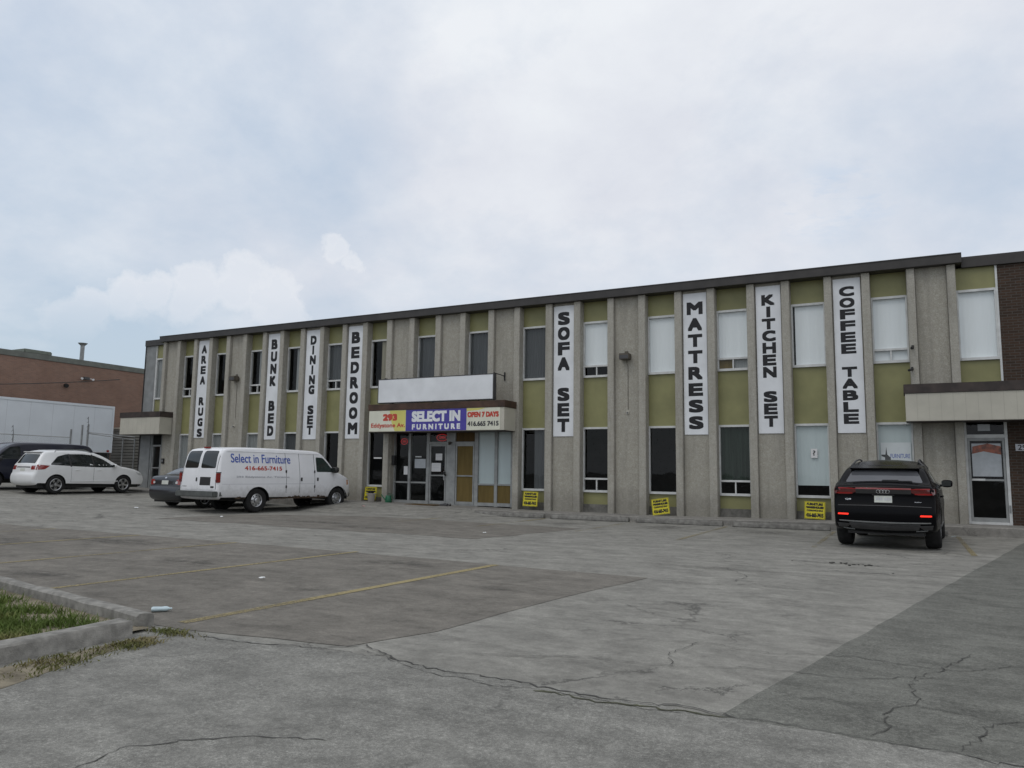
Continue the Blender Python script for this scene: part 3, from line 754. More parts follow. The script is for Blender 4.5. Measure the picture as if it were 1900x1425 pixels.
BOT = {2: 2.83, 6: 2.83, 8: 2.86, 10: 2.85, 18: 2.83, 22: 2.86, 24: 2.90, 26: 2.95}
for k, word, zb, lh, lw, lab in SG:
    a, b = FB[k][1] + .035, FB[k + 1][0] - .03
    S = bx('sign', 'vinyl', None, a, b, .1, .126, zb, 7.22, .004)
    tag(S, lab, 'sign', 'vertical white word signs on the facade')
    n = len(word); zt = TOP[k]; z_last = BOT[k]; mbs = {}
    pitch = (zt - lh - z_last) / (n - 1); xc = (a + b) / 2 + .0
    for i, ch in enumerate(word):
        if ch == ' ': continue
        mb = mbs.setdefault(word[:i].count(' '), MB())
        z1 = zt - i * pitch; w_ = 1.06 * lw * (.3 if ch == 'I' else (1.12 if ch == 'M' else 1))
        put_bold(mb, ch, xc - w_ / 2, xc + w_ / 2, z1 - lh, z1, .0965, lh * .076)
    for m_ in mbs.values(): m_.build('lettering', 'ink', S)

# main banner on the canopy front
bn = tag(bx('shop_banner', 'purple', None, 15.94, 18.52, -.862, -.854, 2.885, 3.655), 'violet centre banner reading SELECT IN FURNITURE on the canopy', 'banner', 'banners on the entrance canopy')
mb = MB(); put_bold(mb, 'SELECT IN', 16.2, 18.27, 3.21, 3.6, -.865, .022, .012); mb.build('lettering', 'vinyl', bn); mb = MB(); put_bold(mb, 'F U R N I T U R E', 16.22, 18.27, 2.93, 3.13, -.865, .013, .008); mb.build('lettering', 'vinyl', bn)
bn = tag(bx('shop_banner', 'bwhite', None, 14.26, 15.935, -.862, -.854, 2.885, 3.655), 'white and yellow banner with red 293 Eddystone Av. at the left of the canopy', 'banner', 'banners on the entrance canopy')
MB().add([(15.2, -.8635, 3.65), (15.93, -.8635, 3.65), (15.93, -.8635, 2.89), (15.45, -.8635, 2.89), (15.3, -.8635, 3.2)], [(0, 1, 2, 3, 4)]).build('yellow_field', 'lemon', bn)
mb = MB(); put_bold(mb, '293', 14.9, 15.55, 3.27, 3.53, -.866, .024); mb.build('lettering', 'redink', bn); mb = MB(); put_bold(mb, 'Eddystone Av.', 14.36, 15.9, 2.98, 3.19, -.866, .007); mb.build('lettering', 'redink', bn)
bn = tag(bx('shop_banner', 'bwhite', None, 18.525, 19.86, -.862, -.854, 2.885, 3.655), 'white banner with OPEN 7 DAYS and a phone number at the right of the canopy', 'banner', 'banners on the entrance canopy')
MB().add([(18.53, -.8635, 3.65), (19.3, -.8635, 3.65), (19.0, -.8635, 3.58), (18.53, -.8635, 3.55)], [(0, 1, 2, 3)]).build('yellow_field', 'lemon', bn)
mb = MB(); put_bold(mb, 'OPEN 7 DAYS', 18.56, 19.81, 3.33, 3.52, -.866, .014); mb.build('lettering', 'redink', bn)
mb = MB(); put_bold(mb, '416.665 7415', 18.57, 19.81, 3.02, 3.19, -.866, .009); mb.build('phone_number', 'dgrey', bn)
# blank light box above the canopy
lb = empty('light_box_sign', (17.05, -.8, 3.93), 0, 'blank white light box sign standing on the entrance canopy', 'sign')
def LP(o, root): o.parent = root; o.location = -Vector(root.location); return o
LP(MB().box(14.6, 19.52, -.795, -.785, 3.97, 4.82).build('sign_face', 'vinyl'), lb)
LP(MB().box(14.57, 19.55, -.784, -.6, 3.94, 4.85).box(14.57, 19.55, -.8, -.784, 4.82, 4.85).box(14.57, 19.55, -.8, -.784, 3.94, 3.97).box(14.57, 14.6, -.8, -.784, 3.97, 4.82).box(19.52, 19.55, -.8, -.784, 3.97, 4.82).build('housing', 'dgrey'), lb)
for x in (14.75, 19.45):
    LP(MB().tube([(x, -.65, 4.85), (x, -.62, 4.9), (x + .05, .1, 4.86)], .018).tube([(x + .05, .1, 5.0), (x + .05, .1, 4.7)], .025).build('bracket', 'black'), lb)
for x in (15.2, 17, 18.9): LP(MB().tube([(x, -.7, 3.89), (x, -.7, 3.95)], .04).build('leg', 'black'), lb)

# neon OPEN signs behind the entrance glass
def neon(x0, x1, z0, z1, y, lab):
    o = MB()
    w = x1 - x0; h = z1 - z0
    ring = [((x0 + x1) / 2 + w / 2 * math.cos(t), y, (z0 + z1) / 2 + h / 2 * math.sin(t)) for t in [2 * math.pi * k / 24 for k in range(25)]]
    o.tube(ring, .012, 6)
    T = empty('neon_sign', ((x0 + x1) / 2, y, z0), 0, lab, 'neon sign', 'red neon signs in the entrance')
    LP(o.build('tube', 'neon'), T)
    t = MB(); put_text(t, 'OPEN', x0 + w * .2, x1 - w * .2, z0 + h * .3, z1 - h * .3, y, .02); LP(t.build('lettering', 'neon'), T)
    LP(MB().box(x0 - .02, x1 + .02, y + .03, y + .04, z0 - .02, z1 + .02).build('backing', 'black'), T)
neon(14.78, 15.08, 2.46, 2.68, .5, 'small round red neon sign behind the left entrance pane')
neon(16.42, 16.9, 2.58, 2.83, .5, 'wider red neon sign in the transom above the glass door')

# paper notices
def notice(x0, x1, z0, z1, y, lab, mat='paper', marks=0, group='paper notices on the entrance glass'):
    o = tag(bx('paper_notice', mat, None, x0, x1, y - .002, y, z0, z1), lab, 'notice', group)
    if marks:
        m = MB()
        for i in range(marks):
            z = z1 - (z1 - z0) * (i + .7) / (marks + .4); m.quad((x0 + .03, y - .0035, z), (x1 - .03 - random.random() * .08, y - .0035, z), (x1 - .03 - random.random() * .05, y - .0035, z - .012), (x0 + .03, y - .0035, z - .012))
        m.build('print', 'greytxt', o)
    return o
notice(15.02, 15.2, 1.3, 1.62, ye - .004, 'tall white paper taped on the pane left of the entrance door')
notice(15.5, 16.0, 1.55, 1.9, ye + .02, 'pale grey poster inside the pane beside the glass door', 'greytxt', 3)
notice(15.52, 15.8, 1.96, 2.0, ye + .02, 'thin white strip of paper above the grey poster in the entrance')
notice(16.46, 16.75, 1.85, 2.1, ye - .004, 'upper small white paper on the glass entrance door', 'paper', 4)
notice(16.28, 16.7, 1.43, 1.75, ye - .004, 'lower wider white paper on the glass entrance door', 'paper', 5)
notice(13.62, 14.0, 1.9, 1.95, .325, 'short white strip of paper in the dark window left of the entrance')
notice(33.9, 34.18, 2.72, 2.9, .345, 'grey paper in the transom over the right hand door', 'greytxt')
nt_ = notice(33.73, 34.4, 1.5, 2.38, .345, 'poster with red and orange top inside the right hand glass door', 'greytxt')
MB().add([(33.73, .3415, 2.1), (34.0, .3415, 2.17), (34.4, .3415, 2.08), (34.4, .3415, 2.3), (34.1, .3415, 2.38), (33.75, .3415, 2.3)], [(0, 1, 2, 3, 4, 5)]).build('picture', plain('orange poster picture', (.32, .07, .025), .6, var=.6, scale=9), nt_)
wn = notice(29.66, 29.84, 1.98, 2.25, .325, 'small white notice on the pale blue window right of KITCHEN SET', 'paper', 0)
put_text(MB(), '?', 29.71, 29.79, 2.05, 2.2, .32, .02).build('mark', 'dgrey', wn)
ws = notice(31.52, 32.28, 1.62, 2.42, .345, 'white furniture poster in the window behind the black car', 'vinyl')
mb = MB(); put_text(mb, 'FURNITURE', 31.76, 32.25, 1.98, 2.1, .3415, .01); mb.build('lettering', 'bluetxt', ws)
mb = MB(); mb.add([(31.6, .341, 1.62), (31.62, .341, 2.0), (31.53, .341, 2.04), (31.53, .341, 2.08), (31.63, .341, 2.08), (31.66, .341, 2.3), (31.68, .341, 2.08), (31.76, .341, 2.0), (31.8, .341, 1.62)], [tuple(range(9))]); mb.build('silhouette', 'dgrey', ws)
np_ = tag(bx('number_plaque', 'greytxt', None, 34.72, 35.12, .262, .279, 2.18, 2.36), 'grey number plaque starting with 29 on the dark brick wall', 'number plaque')
mb = MB(); put_text(mb, '293', 34.77, 35.06, 2.2, 2.34, .2595, .015); mb.build('lettering', 'ink', np_)

# wall lamps and cameras
def flood(x, z, lab):
    T = empty('wall_lamp', (x, .13, z), 0, lab, 'wall lamp', 'brown wall lamps on the facade')
    MB().box(-.17, .17, -.30, -.02, -.1, .1).build('housing', 'lampbox', T, .015)
    MB().quad((-.15, -.301, -.08), (.15, -.301, -.08), (.15, -.301, .04), (-.15, -.301, .04)).build('lens', 'dgrey', T)
    MB().box(-.06, .06, -.03, 0, -.08, .2).build('bracket', 'lampbox', T, .006)
    MB().tube([(0, -.012, -.1), (.03, -.06, -.22), (.05, -.012, -.3), (.05, -.012, -1.75)], .007, 6).build('cable', 'lampbox', T)
    return T
flood(6.1, 5.37, 'brown wall lamp between AREA RUGS and BUNK BED')
flood(24.06, 5.28, 'brown wall lamp with a hanging cable right of SOFA SET')
def socket(x, z, lab):
    T = empty('outdoor_socket', (x, .13, z), 0, lab, 'outlet', 'small outlets on the facade')
    MB().box(-.05, .05, -.02, 0, -.06, .06).build('plate', 'cream', T, .004); MB().tube([(0, -.02, 0), (0, -.09, -.01), (.0, -.1, -.06)], .022).build('spout', 'steel', T)
socket(6.1, 3.28, 'small pale outlet on the wall panel below the left wall lamp')
socket(24.1, 3.45, 'small pale outlet at the end of the lamp cable right of SOFA SET')
def seccam(x, z, lab, flat):
    T = empty('security_camera', (x, 0, z), 0, lab, 'camera', 'security cameras near the right canopy')
    MB().box(-.03, .03, -.03, 0, -.05, .05).build('mount', 'black', T, .004)
    MB().tube([(0, -.03, 0), (-.02, -.1, -.03), (-.08 if flat else -.03, -.24, -.07)], .035, 10).build('barrel', 'black', T)
seccam(32.44, 5.06, 'upper black security camera on the pilaster above the right canopy', 0)
seccam(32.4, 4.45, 'lower black security camera on the pilaster above the right canopy', 1)
mx = tag(bx('mail_box', 'black', None, 14.566, 14.70, .2, .34, 1.65, 2.0, .01), 'black mail box on the side wall of the entrance recess', 'mail box')
MB().box(14.567, 14.71, .195, .345, 2.0, 2.03).build('lid', 'dgrey', mx, .004)
ki = tag(bx('intercom_box', 'black', None, 1.6, 1.74, .06, .129, 1.62, 1.86, .008), 'small black intercom box beside the left door', 'intercom'); MB().box(1.63, 1.71, .055, .06, 1.7, 1.8).build('button_panel', 'steel', ki)
# hooded air unit in the fifth upper window
ac = tag(bx('window_air_unit', 'vinyl', None, 11.2, 11.8, .42, .6, 5.12, 5.42, .008), 'white box unit standing inside the upper window right of DINING SET', 'air unit')
MB().box(11.24, 11.5, .412, .419, 5.2, 5.36).build('grille', 'green', ac)

# yellow lawn signs leaning in the window bays
def lawn(x, y, z, tilt, lab, dx=0):
    T = empty('sale_sign', (x, y, z), 0, lab, 'sale sign', 'yellow furniture sale signs along the facade')
    T.rotation_euler = (R(-8), R(tilt), R(dx))
    MB().box(-.28, .28, -.006, 0, 0, .5).build('board', 'yellow', T, .002)
    fr = MB()
    for (a, b, c, d) in ((-.27, .27, .012, .02), (-.27, .27, .48, .488), (-.27, -.262, .02, .48), (.262, .27, .02, .48)): fr.box(a, b, -.0075, -.0061, c, d)
    fr.build('border', 'ink', T)
    mb = MB(); put_bold(mb, 'FURNITURE', -.22, .22, .385, .46, -.0085, .006); put_bold(mb, 'WAREHOUSE', -.24, .24, .295, .365, -.0085, .007); put_bold(mb, 'CLEARANCE SALE', -.22, .22, .215, .27, -.0085, .004)
    put_bold(mb, '416-665-7415', -.235, .235, .05, .165, -.0085, .007); mb.build('lettering', 'ink', T)
    return T
lawn(13.76, -.02, .31, 0, 'yellow sale sign partly hidden by the flower pot, left of the entrance')
lawn(20.62, -.02, .29, 1, 'yellow sale sign between the entrance and SOFA SET, standing straight')
lawn(25.28, -.16, .19, -9, 'yellow sale sign tilted to one side below MATTRESS')
lawn(29.74, .0, .22, 1.5, 'yellow sale sign below the pale blue window left of the black car')

# flower pot and green can
fp = empty('flower_pot', (14.03, -.28, sw(14)), 0, 'pale flower pot with dead dark plants left of the entrance', 'flower pot')
MB().lathe([(0, 0), (.11, 0), (.12, .02), (.155, .27), (.18, .275), (.18, .32), (.16, .32), (.15, .29), (0, .29)], 24).build('pot', 'pot', fp, smooth=True)
pl = MB()
for i in range(46):
    a = random.random() * 6.28; r = random.random() * .13; h = random.uniform(.05, .14); x = r * math.cos(a); y = r * math.sin(a)
    pl.tube([(x, y, .28), (x + random.gauss(0, .04), y + random.gauss(0, .04), .28 + h)], .007, 4, .012)
pl.build('dead_plants', 'black', fp)
gc = empty('watering_can', (14.72, -.12, sw(14.7)), R(200), 'green plastic watering can on the ground at the entrance pillar', 'watering can')
MB().lathe([(0, 0), (.12, 0), (.13, .02), (.11, .24), (.1, .26), (.09, .25), (0, .25)], 20).build('can', 'green', gc, smooth=True)
MB().tube([(.1, 0, .08), (.22, 0, .2), (.28, 0, .3)], .025, 8, .015).build('spout', 'green', gc)
MB().tube([(-.1, 0, .07), (-.2, 0, .14), (-.16, 0, .28), (-.02, 0, .34), (.06, 0, .26)], .014, 8).build('handle', 'green', gc)
kk = MB()
for i in range(5): kk.tube([(17.4 + random.gauss(0, .12), -.35 + random.gauss(0, .06), sw(17.4) + .02), (17.4 + random.gauss(0, .15), -.35 + random.gauss(0, .05), sw(17.4) + .05)], .05, 6)
tag(kk.build('crumpled_rag', 'dgrey'), 'dark crumpled rag lying on the ground before the entrance', 'rag')
bpart('door_mat', 'ply2', 15.9, 17.2, -.75, -.1, sw(16.5) + .002, sw(16.5) + .02)

# parking stops
labs = ['concrete parking stop nearest the entrance, left of the SOFA SET bay', 'concrete parking stop below the SOFA SET sign', 'concrete parking stop below the MATTRESS sign', 'concrete parking stop below KITCHEN SET left of the black car', 'concrete parking stop in front of the black car']
for (x0, x1), lab in zip(((19.35, 21.88), (22.12, 24.68), (24.92, 27.46), (27.74, 30.28), (30.6, 33.0)), labs):
    mb = MB(); pr = [(-.1, 0), (-.1, .06), (-.06, .13), (.06, .13), (.1, .06), (.1, 0)]
    n = len(pr); vs = []; z0 = .004
    for x in (x0, x0 + .06, x1 - .06, x1): 
        for (y, z) in pr: vs.append((x, -1.52 + y, z0 + z))
    fs = [(i * n + k, i * n + (k + 1) % n, (i + 1) * n + (k + 1) % n, (i + 1) * n + k) for i in range(3) for k in range(n)] + [tuple(range(n)), tuple(range(3 * n, 4 * n))]
    S = mb.add(vs, fs).build('parking_stop', 'stop', bevel=.012)
    tag(S, lab, 'parking stop', 'concrete parking stops before the facade')

# ------------------------------------------------------------------ vehicles
def catmull(pts, step=.05):
    P = [Vector(p[:2]) for p in pts]; out = []
    P = [P[0] * 2 - P[1]] + P + [P[-1] * 2 - P[-2]]
    for i in range(1, len(P) - 2):
        a, b, c, d = P[i - 1:i + 3]; n = max(2, int((c - b).length / step))
        t1 = (c - a) * .5; t2 = (d - b) * .5; L = (c - b).length
        t1 = t1 * min(1, L / max(t1.length, 1e-6)); t2 = t2 * min(1, L / max(t2.length, 1e-6))
        for j in range(n):
            t = j / n
            out.append(b * (2 * t**3 - 3 * t**2 + 1) + t1 * (t**3 - 2 * t**2 + t) + c * (-2 * t**3 + 3 * t**2) + t2 * (t**3 - t**2))
    out.append(P[-2]); return out
def rpoly(pts, r, n=4):
    """round the corners of a 2D polygon"""
    out = []; m = len(pts)
    for i in range(m):
        p = Vector(pts[i]); a = Vector(pts[i - 1]); b = Vector(pts[(i + 1) % m])
        ra = min(r, (a - p).length * .45, (b - p).length * .45)
        p0 = p + (a - p).normalized() * ra; p1 = p + (b - p).normalized() * ra
        for k in range(n + 1):
            t = k / n; out.append(tuple(p0 * (1 - t)**2 + p * 2 * t * (1 - t) + p1 * t * t))
    return out
class Car:
    def __init__(s, outline, W, rho=.06, crown=.03, arches=(), rw=.36, zw=None, step=.05):
        s.top = catmull(outline, step); s.W = W; s.rho = rho; s.crown = crown; s.arches = arches; s.rw = rw; s.zw = zw or rw - .03
        T = s.top; s.nrm = []
        for i in range(len(T)):
            d = (T[min(i + 1, len(T) - 1)] - T[max(0, i - 1)]).normalized(); s.nrm.append(Vector((d.y, -d.x)))   # inward
        s.apex = max(range(len(T)), key=lambda i: T[i].y)
    def edge(s, u, z):
        p = Vector((u, z)); best = 9
        T = s.top
        for a, b in zip(T, T[1:]):
            ab = b - a; t = max(0, min(1, (p - a).dot(ab) / max(ab.length_squared, 1e-9))); best = min(best, (p - a - ab * t).length)
        return best
    def side(s, u, z, off=0, sg=1):
        d = s.edge(u, z); r = s.rho; y = s.W(u, z)
        if d < r: y -= r - math.sqrt(max(0, r * r - (r - d)**2))
        return (sg * (y + off), u, z)
    def _end(s, y, z, off, rng):
        T = s.top
        for i in rng:
            a, b = T[i], T[i + 1] if rng.step > 0 else T[i - 1]
            if (a.y - z) * (b.y - z) <= 0 and a.y != b.y:
                t = (z - a.y) / (b.y - a.y); p = a + (b - a) * t; n = s.nrm[i]; break
        else: p = T[rng.stop - rng.step]; n = s.nrm[rng.stop - rng.step]
        w0 = max(.05, s.W(p.x, p.y) - s.rho); k = y / w0
        if abs(k) <= 1: q = p - n * (s.crown * (1 - k * k) + off)
        else:
            e = min(s.rho, (abs(k) - 1) * w0); q = p + n * (s.rho - math.sqrt(max(0, s.rho**2 - e * e))) - n * off
        return (y, q.x, q.y)
    def rear(s, y, z, off=0): return s._end(y, z, off, range(0, s.apex, 1))
    def front(s, y, z, off=0): return s._end(y, z, off, range(len(s.top) - 1, s.apex, -1))
    def body(s, name, mat, root):
        T = s.top; r = s.rho; mb = MB(); K = 5; rings = []
        for k in range(K + 1):
            th = math.pi / 2 * k / K; d = r * (1 - math.cos(th)); yo = r * (1 - math.sin(th))
            rings.append([(p + n * d, yo) for p, n in zip(T, s.nrm)])
        n = len(T)
        for sg in (1, -1):
            vs = [(sg * max(.01, s.W(p.x, p.y) - yo), p.x, p.y) for rg in rings for p, yo in rg]
            mb.add(vs, [(k * n + i, k * n + i + 1, (k + 1) * n + i + 1, (k + 1) * n + i) for k in range(K) for i in range(n - 1)])
            inner = [p for p, _ in rings[-1]]
            poly = inner + [inner[0]]
            us = sorted({round(p.x, 4) for p in inner} | {round(c + s.rw * math.cos(math.pi * j / 22) * f, 4) for c in s.arches for j in range(23) for f in (1, 1.002)})
            us = [u for i, u in enumerate(us) if i == 0 or u - us[i - 1] > .0008]
            cols = []; J = 22
            for u in us:
                zs = []
                for a, b in zip(poly, poly[1:]):
                    if (a.x - u) * (b.x - u) <= 0 and abs(a.x - b.x) > 1e-7: zs.append(a.y + (b.y - a.y) * (u - a.x) / (b.x - a.x))
                if len(zs) < 2: continue
                lo, hi = min(zs), max(zs)
                for c in s.arches:
                    if abs(u - c) < s.rw: lo = max(lo, s.zw + math.sqrt(s.rw**2 - (u - c)**2) if True else lo)
                lo = min(lo, hi)
                cols.append([(sg * s.W(u, lo + (hi - lo) * j / J), u, lo + (hi - lo) * j / J) for j in range(J + 1)])
            vs = [v for c in cols for v in c]
            mb.add(vs, [(i * (J + 1) + j, (i + 1) * (J + 1) + j, (i + 1) * (J + 1) + j + 1, i * (J + 1) + j + 1) for i in range(len(cols) - 1) for j in range(J)])
        Q = 12; vs = []
        for p, nn in zip(T, s.nrm):
            w0 = max(.01, s.W(p.x, p.y) - r)
            for q in range(Q + 1):
                k = -1 + 2 * q / Q; g = p - nn * s.crown * (1 - k * k); vs.append((k * w0, g.x, g.y))
        mb.add(vs, [(i * (Q + 1) + q, i * (Q + 1) + q + 1, (i + 1) * (Q + 1) + q + 1, (i + 1) * (Q + 1) + q) for i in range(n - 1) for q in range(Q)])
        me = bpy.data.meshes.new(name); me.from_pydata(mb.v, [], mb.f)
        bm = bmesh.new(); bm.from_mesh(me); bmesh.ops.remove_doubles(bm, verts=bm.verts, dist=.0012)
        bmesh.ops.dissolve_degenerate(bm, edges=bm.edges, dist=.0004)
        bmesh.ops.recalc_face_normals(bm, faces=bm.faces); bm.to_mesh(me); bm.free()
        for p in me.polygons: p.use_smooth = True
        me.set_sharp_from_angle(angle=R(38)); me.materials.append(M[mat])
        o = bpy.data.objects.new(name, me); COL.objects.link(o); o.parent = root; return o
    def under(s, root, u0, u1, z0=.2, w=.62, zt=.6):
        MB().box(-w, w, u0, u1, z0, zt).build('underbody', 'black', root)
        for c in s.arches:   # dark wheel wells
            mb = MB(); m = []
            for j in range(15):
                t = math.pi * j / 14; m.append((c + s.rw * 1.04 * math.cos(t), s.zw + s.rw * 1.04 * math.sin(t)))
            vs = [(x, u, z) for x in (-(s.W(c, s.zw + s.rw) - .035), s.W(c, s.zw + s.rw) - .035) for u, z in m]
            mb.add(vs, [(j, j + 1, j + 16, j + 15) for j in range(14)]).build('wheel_well', 'black', root)
def patch(name, poly, fn, mat, parent, off=.004, grid=.08, skirt=.012):
    bm = bmesh.new()
    f = bm.faces.new([bm.verts.new((p[0], p[1], 0)) for p in poly])
    if f.normal.z < 0 or True: bm.normal_update()
    bmesh.ops.triangulate(bm, faces=bm.faces[:], ngon_method='EAR_CLIP')
    for ax in (0, 1):
        lo = min(p[ax] for p in poly); hi = max(p[ax] for p in poly); k = int((hi - lo) / grid)
        for j in range(1, k + 1):
            co = [0, 0, 0]; no = [0, 0, 0]; co[ax] = lo + (hi - lo) * j / (k + 1); no[ax] = 1
            bmesh.ops.bisect_plane(bm, geom=bm.verts[:] + bm.edges[:] + bm.faces[:], plane_co=co, plane_no=no)
    be = [e for e in bm.edges if e.is_boundary]
    ret = bmesh.ops.extrude_edge_only(bm, edges=be); sk = {v for v in ret['geom'] if isinstance(v, bmesh.types.BMVert)}
    for v in bm.verts: v.co = Vector(fn(v.co.x, v.co.y, off - (skirt if v in sk else 0)))
    bmesh.ops.recalc_face_normals(bm, faces=bm.faces)
    me = bpy.data.meshes.new(name); bm.to_mesh(me); bm.free()
    for p in me.polygons: p.use_smooth = True
    me.set_sharp_from_angle(angle=R(35)); me.materials.append(M[mat])
    o = bpy.data.objects.new(name, me); COL.objects.link(o); o.parent = parent; return o
def both(name, poly, car, mat, parents, off=.004, **kw):
    return [patch(name, poly, (lambda u, z, o, sg=sg: car.side(u, z, o, sg)), mat, p, off, **kw) for sg, p in zip((1, -1), parents if isinstance(parents, (list, tuple)) else (parents, parents))]
def wheel(root, x, u, r, w, rimr, style=5, steer=0):
    sg = 1 if x > 0 else -1
    T = Matrix.Translation((x, u, r)) @ Matrix.Rotation(-steer, 4, 'Z') @ Matrix.Rotation(R(90) * sg, 4, 'Y')
    h = w / 2
    t = MB().lathe([(rimr * .98, -h * .8), (rimr + .02, -h * .95), (r - .05, -h), (r - .012, -h * .85), (r, -h * .6), (r, h * .6), (r - .012, h * .85), (r - .045, h), (rimr + .025, h * .97), (rimr, h * .86), (rimr * .985, h * .5), (0.0, h * .38)], 40, T)
    W_ = t.build('wheel', 'tyre', root, smooth=True, angle=30)
    m = MB()
    m.lathe([(rimr * .98, h * .5), (rimr * .995, h * .88), (rimr * .96, h * .92), (rimr * .9, h * .84), (rimr * .88, h * .5)], 40, T)
    if style:
        for k in range(style):
            a = 2 * math.pi * k / style
            for da in ((-.16, .16) if style == 5 else (0,)):
                S = T @ Matrix.Rotation(a + da * .6, 4, 'Z')
                m.box(rimr * .12, rimr * .93, -.024, .024, h * .55, h * .82, S)
        m.lathe([(rimr * .24, h * .5), (rimr * .22, h * .86), (rimr * .1, h * .92), (0, h * .92)], 20, T)
    else:
        m.lathe([(rimr * .9, h * .55), (rimr * .78, h * .62), (rimr * .62, h * .78), (rimr * .52, h * .8), (rimr * .46, h * .6), (rimr * .42, h * .62), (rimr * .38, h * 1.12), (rimr * .3, h * 1.2), (0, h * 1.22)], 32, T)
    m.build('rim', 'alloy', W_, smooth=True, angle=30)
    if not style:
        q = MB()
        for k in range(8):
            S = T @ Matrix.Rotation(2 * math.pi * k / 8, 4, 'Z'); q.box(rimr * .66, rimr * .8, -.022, .022, h * .64, h * .76, S)
        q.build('vent', 'black', W_)
    return W_
def mirror(root, x, u, z, mat, s=1.0):
    sg = 1 if x > 0 else -1; mb = MB()
    vs = []; fs = []
    n, m = 12, 8
    for i in range(m + 1):
        ph = math.pi * i / m
        for k in range(n):
            t = 2 * math.pi * k / n
            e = lambda c: math.copysign(abs(c) ** .6, c)
            vs.append((x + sg * .10 * s + .10 * s * e(math.sin(ph)) * e(math.cos(t)), u + .06 * s * e(math.sin(ph)) * e(math.sin(t)), z + .075 * s * e(math.cos(ph))))
    for i in range(m):
        for k in range(n): fs.append((i * n + k, i * n + (k + 1) % n, (i + 1) * n + (k + 1) % n, (i + 1) * n + k))
    mb.add(vs, fs); mb.box(min(x - sg * .06, x + sg * .05), max(x - sg * .06, x + sg * .05), u - .03, u + .03, z - .07, z - .02)
    o = mb.build('mirror', mat, root, smooth=True)
    MB().box(x + sg * .1 - .08 * s, x + sg * .1 + .08 * s, u - .066 * s, u - .06 * s, z - .05 * s, z + .05 * s).build('mirror_glass', 'cglass', o)
def sstep(a, b, x):
    t = max(0, min(1, (x - a) / (b - a))); return t * t * (3 - 2 * t)
def mkW(W0, L, belt, lean, rl, ra, fl, fa, tuck=.05, ztuck=.5, grear=0, swell=.02):
    tl = math.tan(R(lean))
    def W(u, z):
        w = W0 - swell * ((z - .75) / .5)**2 * (1 if z < 1.1 else .6)
        if z < ztuck: w -= tuck * ((ztuck - z) / .3)**2
        g = max(0, z - belt); w -= tl * (g if g > .12 else g * g / .24 + 0 if g < .12 else g) if g > 0 else 0
        k = max(0, (rl - u) / rl); w -= ra * k**2.4 + grear * k * k * sstep(belt - .1, belt + .35, z)
        k = max(0, (u - (L - fl)) / fl); w -= fa * k**2.4
        return w
    return W
def placed(name, x, y, z, head, label, cat, group=None):
    return empty(name, (x, y, z), -R(head), label, cat, group)
G4 = 'cars parked in the lot'

# ---- white crossover with its nose to the building
t = placed('parked_car', 1.60, -6.16, gz(1.6) + .012, 0, 'white crossover wagon parked by the left canopy, beside the dark van', 'car', G4); t.scale = (.965, 1, 1)
out = [(.16, .34), (.05, .42), (.01, .55), (.02, .72), (.08, .82), (.11, .98), (.15, 1.12), (.34, 1.44), (.44, 1.58), (.62, 1.66), (1.2, 1.70), (1.9, 1.70), (2.45, 1.65), (2.9, 1.50), (3.35, 1.25), (3.62, 1.11), (3.95, 1.05), (4.35, .97), (4.65, .86), (4.82, .70), (4.88, .52), (4.82, .34), (4.74, .27)]
W = mkW(.905, 4.89, 1.03, 17, .9, .13, 1.1, .20, grear=.05)
c = Car(out, W, .09, .035, (.88, 3.77), .40, .36)
B = c.body('body', 'white', t); c.under(t, .25, 4.6, .22, .7)
for x in (-.80, .80):
    for u in (.88, 3.77): wheel(t, x, u, .355, .23, .235, 5)
gl = [(.62, 1.13), (.95, 1.46), (1.3, 1.555), (2.0, 1.575), (2.45, 1.53), (2.85, 1.38), (3.3, 1.10), (3.28, 1.055), (2.6, 1.05), (1.6, 1.08)]
for nm, us, hu in (('door', (2.42, 3.42), 2.55), ('rear_door', (1.48, 2.40), 1.62)):
    for sg in (1, -1):
        a, b = us; hi = [(a, 1.0), (b - .02, .98)]
        pl_ = rpoly([(a if nm == 'door' else a + .02, 1.02), (b, .98 if nm == 'door' else 1.01), (b - (.02 if nm == 'door' else 0), .42), (a + (0 if nm == 'door' else .28), .42), (a, .62 if nm != 'door' else .42)], .05)
        f = lambda u, z, o, sg=sg: c.side(u, z, o, sg)
        patch('door_gap', [(a - .008, 1.02), (a + .0, 1.02), (a + .0, .44), (a - .008, .44)], f, 'seam', t, .002)
        D = patch('door', pl_, f, 'white', t, .005)
        MB().tube([c.side(hu - .0, .93, .006, sg), c.side(hu + .04, .935, .045, sg), c.side(hu + .17, .94, .045, sg), c.side(hu + .2, .94, .006, sg)], .014, 8).build('handle', 'white', D)
both('window', rpoly(gl, .05), c, 'cglass', t, .003)
for u in (1.45, 2.42): both('pillar', [(u - .03, 1.06), (u + .03, 1.055), (u + .03 - .05, 1.57), (u - .03 - .05, 1.57)], c, 'black', t, .006)
both('sill_strip', [(1.5, .50), (3.5, .50), (3.5, .47), (1.5, .47)], c, 'white', t, .02, skirt=.02)
patch('rear_window', rpoly([(-.62, 1.17), (.62, 1.17), (.56, 1.52), (-.56, 1.52)], .06), c.rear, 'cglass', t, .004)
patch('tailgate_strip', [(-.45, 1.04), (.45, 1.04), (.45, 1.0), (-.45, 1.0)], c.rear, 'seam', t, .003)
patch('number_plate', [(-.16, .86), (.16, .86), (.16, .97), (-.16, .97)], c.rear, 'plate', t, .006)
